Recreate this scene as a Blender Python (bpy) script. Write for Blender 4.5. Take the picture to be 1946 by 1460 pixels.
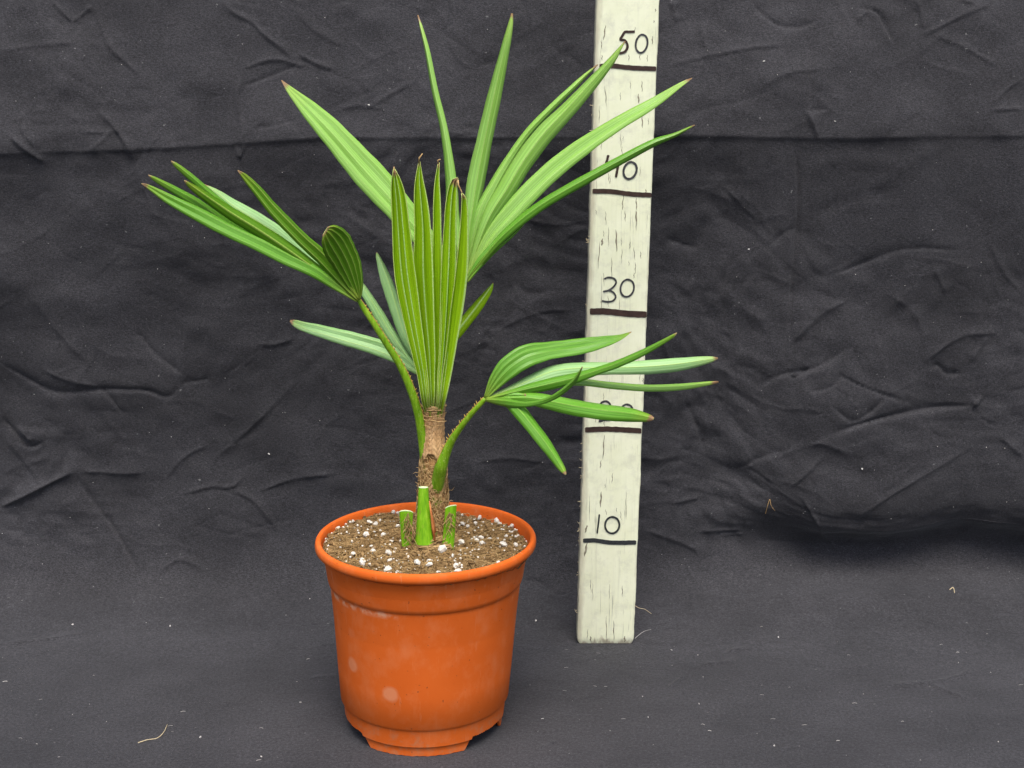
import bpy, math, random
import numpy as np
from mathutils import Vector, Matrix, noise as mnoise

random.seed(7); rng = np.random.default_rng(7)
for o in list(bpy.data.objects): bpy.data.objects.remove(o)
scene = bpy.context.scene
COL = scene.collection

# ------------------------------------------------------------------ camera
F_PX, PITCH, CAM_H = 2924.0, math.radians(14.26), 0.5523
cam_data = bpy.data.cameras.new('camera'); cam = bpy.data.objects.new('camera', cam_data)
COL.objects.link(cam)
cam.location = (0, 0, CAM_H); cam.rotation_euler = (math.pi/2 - PITCH, 0, 0)
cam_data.sensor_width = 36.0; cam_data.lens = F_PX/1946*36.0
cam_data.clip_start = 0.02; cam_data.clip_end = 100
scene.camera = cam

# ------------------------------------------------------------------ sky, sun, exposure
SUN_EL, SUN_AZ = math.radians(66), math.radians(5)     # azimuth measured from straight behind the camera towards the right
world = bpy.data.worlds.new('World'); scene.world = world; world.use_nodes = True
wn = world.node_tree.nodes; wl = world.node_tree.links
bg = wn['Background']; sky = wn.new('ShaderNodeTexSky'); sky.sky_type = 'NISHITA'; sky.sun_disc = False
sky.sun_elevation = SUN_EL; sky.sun_rotation = math.pi - SUN_AZ
sky.air_density = 0.7; sky.dust_density = 4.0; sky.ozone_density = 0.6
wl.new(sky.outputs[0], bg.inputs[0]); bg.inputs[1].default_value = 0.10
sun_d = bpy.data.lights.new('sun', 'SUN'); sun_d.energy = 1.5; sun_d.angle = math.radians(32); sun_d.color = (1, .97, .92)
sun = bpy.data.objects.new('sun', sun_d); COL.objects.link(sun)
to_sun = Vector((math.sin(SUN_AZ)*math.cos(SUN_EL), -math.cos(SUN_AZ)*math.cos(SUN_EL), math.sin(SUN_EL)))
sun.rotation_euler = to_sun.to_track_quat('Z', 'Y').to_euler(); sun.location = (0.5, -1, 2)
vs = scene.view_settings
vs.view_transform = 'Standard'; vs.look = 'None'; vs.gamma = 1; vs.use_curve_mapping = False
vs.exposure = 1.15

# ------------------------------------------------------------------ geometry helpers
CP, SP = math.cos(PITCH), math.sin(PITCH)
def at(px, py, Y):
    """point at distance Y (metres along the ground from the camera) seen at this spot of the photograph"""
    b = (730-py)/F_PX; r = ((px-973)/F_PX, CP+b*SP, -SP+b*CP); t = Y/r[1]
    return Vector((r[0]*t, Y, CAM_H+r[2]*t))
def depth(p): return p[1]*CP-(p[2]-CAM_H)*SP
def to_px(P):
    d = P[..., 1]*CP-(P[..., 2]-CAM_H)*SP; u = (P[..., 2]-CAM_H)*CP+P[..., 1]*SP
    return 973+F_PX*P[..., 0]/d, 730-F_PX*u/d

def catmull(pts, n):
    """resample a list of equal-length tuples to n samples through a Catmull-Rom spline"""
    P = [np.array(p, float) for p in pts]
    L = [0]
    for a, b in zip(P, P[1:]): L.append(L[-1]+max(1e-6, np.linalg.norm((b-a)[:3])))
    out = []
    for i in range(n):
        s = L[-1]*i/(n-1); k = 0
        while k < len(P)-2 and L[k+1] < s: k += 1
        t = (s-L[k])/(L[k+1]-L[k])
        h = L[k+1]-L[k]
        m0 = (P[k+1]-P[k-1])/(L[k+1]-L[k-1])*h if k > 0 else P[k+1]-P[k]
        m1 = (P[k+2]-P[k])/(L[k+2]-L[k])*h if k < len(P)-2 else P[k+1]-P[k]
        t2, t3 = t*t, t*t*t
        out.append((2*t3-3*t2+1)*P[k]+(t3-2*t2+t)*m0+(-2*t3+3*t2)*P[k+1]+(t3-t2)*m1)
    return out

class MB:
    def __init__(s): s.v = []; s.f = []; s.uv = {}
    def grid(s, rows, closed=False, uvs=None):
        n = len(rows[0]); base = len(s.v)
        for i, r in enumerate(rows):
            for j, p in enumerate(r):
                if uvs is not None: s.uv[len(s.v)] = uvs[i][j]
                s.v.append(tuple(p))
        m = n if closed else n-1
        for i in range(len(rows)-1):
            for j in range(m):
                a = base+i*n+j; b = base+i*n+(j+1) % n
                s.f.append((a, b, b+n, a+n))
        return base
    def tube(s, pts, radii, sides=6, cap=True):
        pts = [Vector(p) for p in pts]; rows = []
        up = Vector((0.31, 0.2, 0.93))
        for i, p in enumerate(pts):
            t = (pts[min(i+1, len(pts)-1)]-pts[max(i-1, 0)])
            if t.length < 1e-9: t = Vector((0, 0, 1))
            t.normalize()
            a = t.cross(up)
            if a.length < 1e-4: a = t.cross(Vector((1, 0, 0)))
            a.normalize(); b = t.cross(a); r = radii[i] if hasattr(radii, '__len__') else radii
            rows.append([p+(a*math.cos(2*math.pi*k/sides)+b*math.sin(2*math.pi*k/sides))*r for k in range(sides)])
        base = s.grid(rows, True)
        if cap:
            s.f.append(tuple(base+k for k in range(sides))[::-1])
            e = base+(len(rows)-1)*sides; s.f.append(tuple(e+k for k in range(sides)))
    def ico(s, c, r, sq=(1, 1, 1), jit=.25, rnd=random):
        t = (1+5**.5)/2; V = []
        for x, y, z in ((-1,t,0),(1,t,0),(-1,-t,0),(1,-t,0),(0,-1,t),(0,1,t),(0,-1,-t),(0,1,-t),(t,0,-1),(t,0,1),(-t,0,-1),(-t,0,1)):
            V.append(Vector((x*sq[0], y*sq[1], z*sq[2]))*(r/1.902*(1+rnd.uniform(-jit, jit))))
        R = Matrix.Rotation(rnd.uniform(0, 6.28), 3, Vector((rnd.uniform(-1,1), rnd.uniform(-1,1), rnd.uniform(-1,1)+.01)).normalized())
        b = len(s.v); s.v += [tuple(Vector(c)+R @ p) for p in V]
        for f in ((0,11,5),(0,5,1),(0,1,7),(0,7,10),(0,10,11),(1,5,9),(5,11,4),(11,10,2),(10,7,6),(7,1,8),(3,9,4),(3,4,2),(3,2,6),(3,6,8),(3,8,9),(4,9,5),(2,4,11),(6,2,10),(8,6,7),(9,8,1)):
            s.f.append(tuple(b+i for i in f))
    def mesh(s, name, smooth=True, sharp=None, off=(0, 0, 0)):
        me = bpy.data.meshes.new(name)
        me.from_pydata([(p[0]-off[0], p[1]-off[1], p[2]-off[2]) for p in s.v], [], s.f)
        if s.uv:
            l = me.uv_layers.new(name='UVMap'); a = np.zeros((len(me.loops), 2), np.float32)
            vi = np.zeros(len(me.loops), np.int32); me.loops.foreach_get('vertex_index', vi)
            full = np.zeros((len(s.v), 2), np.float32)
            for k, uv in s.uv.items(): full[k] = uv
            a[:] = full[vi]; l.data.foreach_set('uv', a.ravel())
        if smooth:
            me.polygons.foreach_set('use_smooth', np.ones(len(me.polygons), bool))
            if sharp is not None: me.set_sharp_from_angle(angle=math.radians(sharp))
        me.update(); return me
    def build(s, name, mat, parent=None, smooth=True, sharp=None, solid=0, stuff=False, rim=None):
        off = parent.matrix_basis.translation if parent is not None and parent.parent is None else \
              (parent.parent.matrix_basis.translation if parent is not None else (0, 0, 0))
        me = s.mesh(name, smooth, sharp, off); me.materials.append(mat)
        o = bpy.data.objects.new(name, me); COL.objects.link(o)
        if parent is not None: o.parent = parent
        if solid:
            m = o.modifiers.new('thickness', 'SOLIDIFY'); m.thickness = solid; m.offset = 0
            if rim is not None: me.materials.append(rim); m.material_offset_rim = 1
        if stuff: o['kind'] = 'stuff'
        return o

def thing(name, loc, label, cat, group=None):
    o = bpy.data.objects.new(name, None); COL.objects.link(o); o.location = loc; o.empty_display_size = .02
    o['label'] = label; o['category'] = cat
    if group: o['group'] = group
    return o
def tag(o, label, cat, group=None):
    o['label'] = label; o['category'] = cat
    if group: o['group'] = group
    return o

# ------------------------------------------------------------------ material helpers
def srgb(r, g, b):
    return tuple((c/12.92 if c <= .04045 else ((c+.055)/1.055)**2.4) for c in (r/255, g/255, b/255))+(1,)
class Mat:
    def __init__(s, name, rough=.6, spec=.4):
        s.m = bpy.data.materials.new(name); s.m.use_nodes = True; s.t = s.m.node_tree; s.n = s.t.nodes
        s.p = s.n['Principled BSDF']; s.p.inputs['Roughness'].default_value = rough
        s.p.inputs['Specular IOR Level'].default_value = spec
    def link(s, a, b): s.t.links.new(a, b)
    def node(s, typ, **kw):
        n = s.n.new('ShaderNode'+typ)
        for k, v in kw.items(): setattr(n, k, v)
        return n
    def coord(s, kind='Object', scale=(1, 1, 1), loc=(0, 0, 0)):
        if not hasattr(s, 'tc'): s.tc = s.node('TexCoord')
        mp = s.node('Mapping'); mp.inputs['Scale'].default_value = scale; mp.inputs['Location'].default_value = loc
        s.link(s.tc.outputs[kind], mp.inputs[0]); return mp.outputs[0]
    def noise(s, vec, scale, detail=3, rough=.6, dist=0):
        n = s.node('TexNoise'); s.link(vec, n.inputs['Vector']); n.inputs['Scale'].default_value = scale
        n.inputs['Detail'].default_value = detail; n.inputs['Roughness'].default_value = rough
        n.inputs['Distortion'].default_value = dist; return n.outputs[0]
    def ramp(s, fac, stops, interp='LINEAR'):
        r = s.node('ValToRGB'); e = r.color_ramp.elements; r.color_ramp.interpolation = interp
        while len(e) < len(stops): e.new(.5)
        for el, (p, c) in zip(e, stops):
            el.position = p; el.color = c if hasattr(c, '__len__') else (c, c, c, 1)
        s.link(fac, r.inputs[0]); return r.outputs[0]
    def mix(s, fac, a, b, mode='MIX'):
        m = s.node('Mix', data_type='RGBA', blend_type=mode)
        for sock, v in ((m.inputs[0], fac), (m.inputs[6], a), (m.inputs[7], b)):
            if hasattr(v, 'links'): s.link(v, sock)
            else: sock.default_value = v
        return m.outputs[2]
    def math(s, op, a, b=None, c=None):
        m = s.node('Math', operation=op)
        for i, v in enumerate((a, b, c)):
            if v is None: continue
            if hasattr(v, 'links'): s.link(v, m.inputs[i])
            else: m.inputs[i].default_value = v
        return m.outputs[0]
    def bump(s, h, strength=.3, dist=.001):
        b = s.node('Bump'); b.inputs['Strength'].default_value = strength; b.inputs['Distance'].default_value = dist
        s.link(h, b.inputs['Height'])
        if s.p.inputs['Normal'].links: s.link(s.p.inputs['Normal'].links[0].from_socket, b.inputs['Normal'])
        s.link(b.outputs[0], s.p.inputs['Normal'])
    def base(s, c):
        if hasattr(c, 'links'): s.link(c, s.p.inputs['Base Color'])
        else: s.p.inputs['Base Color'].default_value = c

def rgb(r, g, b): return (r, g, b, 1)

# cloth
def mat_cloth():
    m = Mat('black_cotton', .85, .25)
    fine = m.noise(m.coord('Object', (420, 420, 1300)), 1.0, 3, .75)
    fine2 = m.noise(m.coord('Object', (1300, 1300, 1300)), 1.0, 1, .5)
    big = m.noise(m.coord('Object'), 9, 5, .65)
    c = m.mix(m.ramp(big, [(.3, 0.), (.7, 1.)]), rgb(.0192, .0190, .0214), rgb(.0358, .0353, .0394))
    c = m.mix(.8, c, m.ramp(fine, [(.3, .35), (.5, .95), (.72, 1.9)]), 'MULTIPLY')
    c = m.mix(.7, c, m.ramp(fine2, [(.3, .45), (.5, 1.), (.7, 1.65)]), 'MULTIPLY')
    sp = m.ramp(m.noise(m.coord('Object', (260, 260, 260)), 1, 2, .5), [(.735, 0.), (.78, 1.)])
    c = m.mix(m.math('MULTIPLY', sp, .35), c, rgb(.3, .3, .29))
    m.base(c)
    m.p.inputs['Sheen Weight'].default_value = .12; m.p.inputs['Sheen Roughness'].default_value = .5
    m.bump(m.noise(m.coord('Object'), 34, 4, .6, .6), .35, .003)
    m.bump(m.math('ADD', fine, fine2), .5, .0005)
    return m.m
M = {}
M['cloth'] = mat_cloth()

def mat_leaf(name, dark, mid, light, rough=.38, ridge=(.5, .66, .28, 1), ridge_amt=.75, transl=.25, tipcol=(.32, .2, .1, 1), yellow=.25, spec=.3, lw=.07):
    LW = lw
    m = Mat(name, rough, spec)
    tc = m.node('TexCoord'); m.tc = tc
    sep = m.node('SeparateXYZ'); m.link(tc.outputs['UV'], sep.inputs[0]); u, v = sep.outputs[0], sep.outputs[1]
    oi = m.node('ObjectInfo')
    # long veins: noise stretched along the blade
    cmb = m.node('CombineXYZ'); m.link(m.math('MULTIPLY', u, 26.), cmb.inputs[0]); m.link(m.math('MULTIPLY', v, 1.3), cmb.inputs[1]); m.link(m.math('MULTIPLY', oi.outputs['Random'], 40.), cmb.inputs[2])
    vein = m.noise(cmb.outputs[0], 1.0, 4, .7)
    cmb2 = m.node('CombineXYZ'); m.link(m.math('MULTIPLY', u, 2.2), cmb2.inputs[0]); m.link(m.math('MULTIPLY', v, 4.), cmb2.inputs[1]); m.link(m.math('MULTIPLY', oi.outputs['Random'], 90.), cmb2.inputs[2])
    blot = m.noise(cmb2.outputs[0], 1.0, 4, .6)
    c = m.ramp(vein, [(.3, dark), (.5, mid), (.72, light)])
    c = m.mix(m.ramp(blot, [(.35, 0.), (.75, .5)]), c, light)
    c = m.mix(.35, c, m.ramp(oi.outputs['Random'], [(0, .8), (1, 1.2)]), 'MULTIPLY')
    wv = m.math('ADD', m.math('MULTIPLY', u, 6.), m.math('MULTIPLY', vein, .9))
    vl = m.math('ABSOLUTE', m.math('SUBTRACT', m.math('FRACT', wv), .5))
    c = m.mix(.55, c, m.ramp(vl, [(.0, .62), (.16, 1.), (.4, 1.), (.5, 1.22)]), 'MULTIPLY')
    # fold crests carry a pale, slightly scaly line (u = whole numbers)
    fr = m.math('ABSOLUTE', m.math('SUBTRACT', m.math('FRACT', m.math('ADD', u, .5)), .5))
    cmb3 = m.node('CombineXYZ'); m.link(u, cmb3.inputs[0]); m.link(m.math('MULTIPLY', v, 110.), cmb3.inputs[1])
    scal = m.ramp(m.noise(cmb3.outputs[0], 1.0, 2, .6), [(.34, .5), (.6, 1.)])
    line = m.math('MULTIPLY', m.ramp(fr, [(.0, 1.), (LW*.6, .8), (LW, 0.)]), scal)
    c = m.mix(m.math('MULTIPLY', line, ridge_amt), c, ridge)
    # yellow-green towards the hub, brown dry tip (v = 0 hub, 1 tip)
    c = m.mix(m.math('MULTIPLY', m.ramp(v, [(.0, 1.), (.10, .3), (.2, 0.)]), .6), c, rgb(.36, .42, .06))
    tn = m.math('ADD', v, m.math('ADD', m.math('MULTIPLY', m.math('SUBTRACT', blot, .5), .05), m.math('MULTIPLY', m.math('SUBTRACT', oi.outputs['Random'], .6), .03)))
    c = m.mix(m.math('MULTIPLY', m.ramp(tn, [(.86, 0.), (.965, 1.)]), yellow), c, rgb(.42, .44, .05))
    c = m.mix(m.ramp(tn, [(.966, 0.), (.982, 1.)]), c, tipcol)
    m.base(c)
    m.bump(vein, .25, .0006)
    tr = m.node('BsdfTranslucent'); mx = m.node('MixShader'); out = m.n['Material Output']
    tcol = m.mix(1, c, rgb(1.0, 1.15, .45), 'MULTIPLY'); m.link(tcol, tr.inputs[0])
    mx.inputs[0].default_value = transl
    m.link(m.p.outputs[0], mx.inputs[1]); m.link(tr.outputs[0], mx.inputs[2]); m.link(mx.outputs[0], out.inputs[0])
    return m.m
M['leaf_dark'] = mat_leaf('leaf_deep_green', rgb(.045, .14, .004), rgb(.085, .23, .007), rgb(.15, .33, .022), .36, ridge=(.42, .56, .12, 1), spec=.22, lw=.09)
M['leaf_spear'] = mat_leaf('leaf_fresh_green', rgb(.20, .40, .003), rgb(.28, .51, .006), rgb(.38, .60, .02), .42, ridge=(.62, .84, .36, 1), ridge_amt=.85, yellow=.0, spec=.15, lw=.09)
M['leaf_pale'] = mat_leaf('leaf_pale_green', rgb(.19, .42, .042), rgb(.28, .54, .08), rgb(.40, .66, .19), .27, spec=.55, ridge=(.6, .75, .25, 1), ridge_amt=.4, lw=.045)
M['leaf_glaucous'] = mat_leaf('leaf_glaucous_green', rgb(.20, .44, .12), rgb(.31, .56, .20), rgb(.43, .66, .32), .38, ridge=(.55, .72, .2, 1), ridge_amt=.6, spec=.4, lw=.05)
M['leaf_bright'] = mat_leaf('leaf_bright_green', rgb(.070, .24, .010), rgb(.120, .34, .020), rgb(.21, .47, .07), .30, spec=.42, ridge=(.45, .62, .15, 1), ridge_amt=.35, lw=.05)

def mat_petiole():
    m = Mat('petiole_green', .42, .2)
    n = m.noise(m.coord('Object', (420, 420, 60)), 1, 3, .6)
    c = m.ramp(n, [(.3, rgb(.11, .24, .006)), (.55, rgb(.18, .36, .012)), (.75, rgb(.30, .45, .04))])
    c = m.mix(m.ramp(m.noise(m.coord('Object'), 900, 2, .5), [(.60, 0.), (.72, .5)]), c, rgb(.5, .55, .2))
    m.base(c); m.bump(n, .2, .0008); return m.m
M['petiole'] = mat_petiole()
def mat_stub():
    m = Mat('stub_green', .4, .2)
    n = m.noise(m.coord('Object', (500, 500, 30)), 1, 3, .6)
    c = m.ramp(n, [(.3, rgb(.10, .27, .006)), (.55, rgb(.17, .39, .009)), (.78, rgb(.27, .48, .035))])
    b = m.ramp(m.noise(m.coord('Object', (300, 300, 120)), 1, 4, .7), [(.60, 0.), (.70, .7)]); c = m.mix(b, c, rgb(.22, .20, .05))
    m.base(c); m.bump(n, .3, .0008); return m.m
M['stub'] = mat_stub()
def simple(name, lo, hi, scale=200, rough=.7, spec=.3, bump=.2, stretch=(1, 1, 1), dist=.0006):
    m = Mat(name, rough, spec); n = m.noise(m.coord('Object', stretch), scale, 4, .65)
    m.base(m.ramp(n, [(.3, lo), (.7, hi)])); m.bump(n, bump, dist); return m.m
M['margin'] = simple('leaf_margin', rgb(.30, .42, .07), rgb(.50, .56, .18), 160, .5)
M['cut'] = simple('cut_pith', rgb(.55, .72, .36), rgb(.75, .85, .55), 600)
M['thorn'] = simple('thorn_orange', rgb(.34, .21, .04), rgb(.58, .40, .09), 400)
M['fibre'] = simple('brown_fibre', rgb(.26, .15, .05), rgb(.62, .43, .20), 300, .8)
M['sheath'] = simple('tan_sheath', rgb(.32, .17, .065), rgb(.66, .43, .21), 130, .7, .3, .5, (1.6, 1.6, .6), .0015)
M['papery'] = simple('papery_scale', rgb(.34, .21, .12), rgb(.62, .45, .30), 220, .7)
def mat_core():
    m = Mat('fibrous_stem', .8, .2)
    n = m.noise(m.coord('Object', (1, 1, .5)), 420, 4, .7)
    c = m.ramp(n, [(.3, rgb(.12, .058, .018)), (.5, rgb(.36, .20, .075)), (.7, rgb(.55, .35, .15))])
    g = m.noise(m.coord('Object', (1, 1, .6)), 130, 2, .5)
    c = m.mix(m.ramp(g, [(.56, 0.), (.64, .75)]), c, rgb(.20, .30, .03))
    m.base(c); m.bump(n, .8, .002); return m.m
M['core'] = mat_core()

def mat_pot():
    m = Mat('orange_plastic', .5, .12)
    co = m.coord('Object')
    n = m.noise(co, 22, 5, .6)
    c = m.ramp(n, [(.3, rgb(.61, .110, .013)), (.7, rgb(.67, .130, .018))])
    sp = m.ramp(m.noise(co, 420, 1, .4), [(.755, 0.), (.78, 1.)])
    c = m.mix(m.math('MULTIPLY', sp, .55), c, rgb(.12, .04, .02))
    # dried water spots, each with its own outline
    wob = m.noise(co, 90, 3, .6)
    for (x, y, z), r, amt, sx in POT_SPOTS:
        vd = m.node('VectorMath', operation='DISTANCE'); mp = m.coord('Object', (1/sx, 1, 1), (-x/sx, -y, -z)); m.link(mp, vd.inputs[0])
        d = m.math('ADD', m.math('DIVIDE', vd.outputs['Value'], r), m.math('MULTIPLY', m.math('SUBTRACT', wob, .5), .5))
        c = m.mix(m.math('MULTIPLY', m.ramp(d, [(.62, 1.), (1., 0.)]), amt), c, rgb(.70, .36, .20))
    # lime bloom caught under the collar
    sep = m.node('SeparateXYZ'); m.link(co, sep.inputs[0])
    band = m.ramp(m.math('ABSOLUTE', m.math('SUBTRACT', sep.outputs[2], .1165)), [(.0012, 1.), (.0030, 0.)])
    left = m.ramp(m.math('ADD', sep.outputs[0], .5), [(.478, 1.), (.492, 0.)])
    bl = m.math('MULTIPLY', m.math('MULTIPLY', band, left), m.ramp(m.noise(co, 130, 3, .6), [(.42, 0.), (.6, .7)]))
    c = m.mix(bl, c, rgb(.70, .42, .26))
    sc = m.ramp(m.noise(m.coord('Object', (240, 240, 25)), 1, 3, .6, .4), [(.64, 0.), (.72, .22)])
    c = m.mix(sc, c, rgb(.70, .33, .17))
    soilm = m.math('MULTIPLY', m.ramp(sep.outputs[2], [(.012, .5), (.03, 0.)]), m.ramp(m.noise(co, 110, 5, .7), [(.5, 0.), (.65, 1.)]))
    c = m.mix(soilm, c, rgb(.42, .20, .10))
    dust = m.ramp(m.noise(m.coord('Object', (1, 1, .7)), 60, 6, .7), [(.48, 0.), (.8, .20)])
    c = m.mix(dust, c, rgb(.72, .38, .2))
    m.base(c)
    m.link(m.ramp(n, [(.3, .62), (.7, .76)]), m.p.inputs['Roughness'])
    m.bump(m.noise(co, 900, 2, .5), .12, .0003); m.bump(m.noise(co, 25, 2, .5), .1, .002)
    return m.m
POT_SPOTS = [((-.0215, -.064, .052), .0075, .42, 1.0), ((-.051, -.0455, .067), .0072, .36, .8), ((-.049, -.045, .094), .006, .10, .8)]
M['pot'] = mat_pot()

def mat_soil():
    m = Mat('potting_soil', .95, .1); co = m.coord('Object')
    a = m.noise(co, 420, 5, .75); b = m.noise(co, 60, 4, .6)
    c = m.ramp(a, [(.28, rgb(.05, .03, .014)), (.48, rgb(.20, .122, .05)), (.62, rgb(.34, .22, .10)), (.78, rgb(.50, .36, .19))])
    c = m.mix(m.ramp(b, [(.35, 0.), (.7, .6)]), c, rgb(.30, .195, .09))
    m.base(c); m.bump(a, 1., .003); return m.m
M['soil'] = mat_soil()
M['crumb'] = simple('soil_crumb', rgb(.05, .028, .010), rgb(.35, .225, .10), 210, .95, .1, .8)
M['peat'] = simple('peat_fibre', rgb(.18, .105, .035), rgb(.54, .37, .165), 90, .9)
M['perlite'] = simple('perlite', rgb(.62, .58, .48), rgb(.84, .80, .71), 500, .85, .2, .6, (1, 1, 1), .001)
M['lint'] = simple('lint', rgb(.28, .275, .26), rgb(.62, .60, .56), 90)
M['straw'] = simple('dry_straw', rgb(.42, .34, .2), rgb(.62, .54, .36), 200)

STICK_LEAN = (at(1193.5, 0, 1.25).x-at(1150.5, 1222, 1.25).x)/(at(1193.5, 0, 1.25).z-at(1150.5, 1222, 1.25).z)
def mat_stick():
    m = Mat('cream_paint', .6, .3); co = m.coord('Object')
    sep = m.node('SeparateXYZ'); m.link(co, sep.inputs[0]); across = m.math('SUBTRACT', sep.outputs[0], m.math('MULTIPLY', sep.outputs[2], STICK_LEAN))
    n = m.noise(co, 45, 5, .65)
    c = m.ramp(n, [(.3, rgb(.77, .80, .55)), (.65, rgb(.84, .865, .635))])
    st = m.noise(m.coord('Object', (300, 300, 9)), 1, 4, .7)
    c = m.mix(m.ramp(st, [(.56, 0.), (.78, .45)]), c, rgb(.48, .49, .38))
    # paint cracked along the grain: thin upright splits, in patches
    cr = m.noise(m.coord('Object', (560, 560, 15)), 1, 4, .62, .25)
    patch = m.ramp(m.noise(m.coord('Object', (1.6, 1.6, .5)), 30, 4, .65), [(.45, 0.), (.62, 1.)])
    crk = m.math('MULTIPLY', m.ramp(cr, [(.625, 0.), (.66, 1.)]), patch)
    c = m.mix(crk, c, rgb(.13, .115, .085))
    sm = m.ramp(m.noise(co, 75, 4, .7), [(.50, 0.), (.75, .40)]); c = m.mix(sm, c, rgb(.42, .42, .35))
    # bare weathered wood where the left arris and the foot are worn
    wob = m.math('MULTIPLY', m.math('SUBTRACT', m.noise(m.coord('Object', (1, 1, .28)), 150, 3, .6), .5), .009)
    e = m.ramp(m.math('ADD', m.math('ADD', across, wob), .5), [(.4762, 1.), (.4785, 0.)])
    e2 = m.ramp(m.math('ADD', m.math('ADD', across, wob), .5), [(.5252, 0.), (.5262, 1.)])
    foot = m.ramp(m.math('ADD', sep.outputs[2], m.math('MULTIPLY', m.math('SUBTRACT', m.noise(m.coord('Object', (1, 1, .3)), 170, 3, .6), .5), .035)), [(.0, .8), (.004, 0.)])
    wear = m.math('MAXIMUM', m.math('MULTIPLY', m.math('MAXIMUM', e, e2), .7), foot)
    c = m.mix(wear, c, rgb(.40, .35, .25))
    m.base(c); m.bump(m.math('SUBTRACT', st, m.math('MULTIPLY', crk, 1.2)), .4, .0008)
    return m.m
M['stick'] = mat_stick()
M['ink'] = simple('marker_brown', rgb(.030, .017, .013), rgb(.065, .038, .03), 160, .5)
M['ink_black'] = simple('marker_black', rgb(.014, .016, .016), rgb(.05, .055, .055), 160, .45)
M['ink_grey'] = simple('marker_grey', rgb(.022, .022, .024), rgb(.075, .075, .078), 160, .5)

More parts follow.
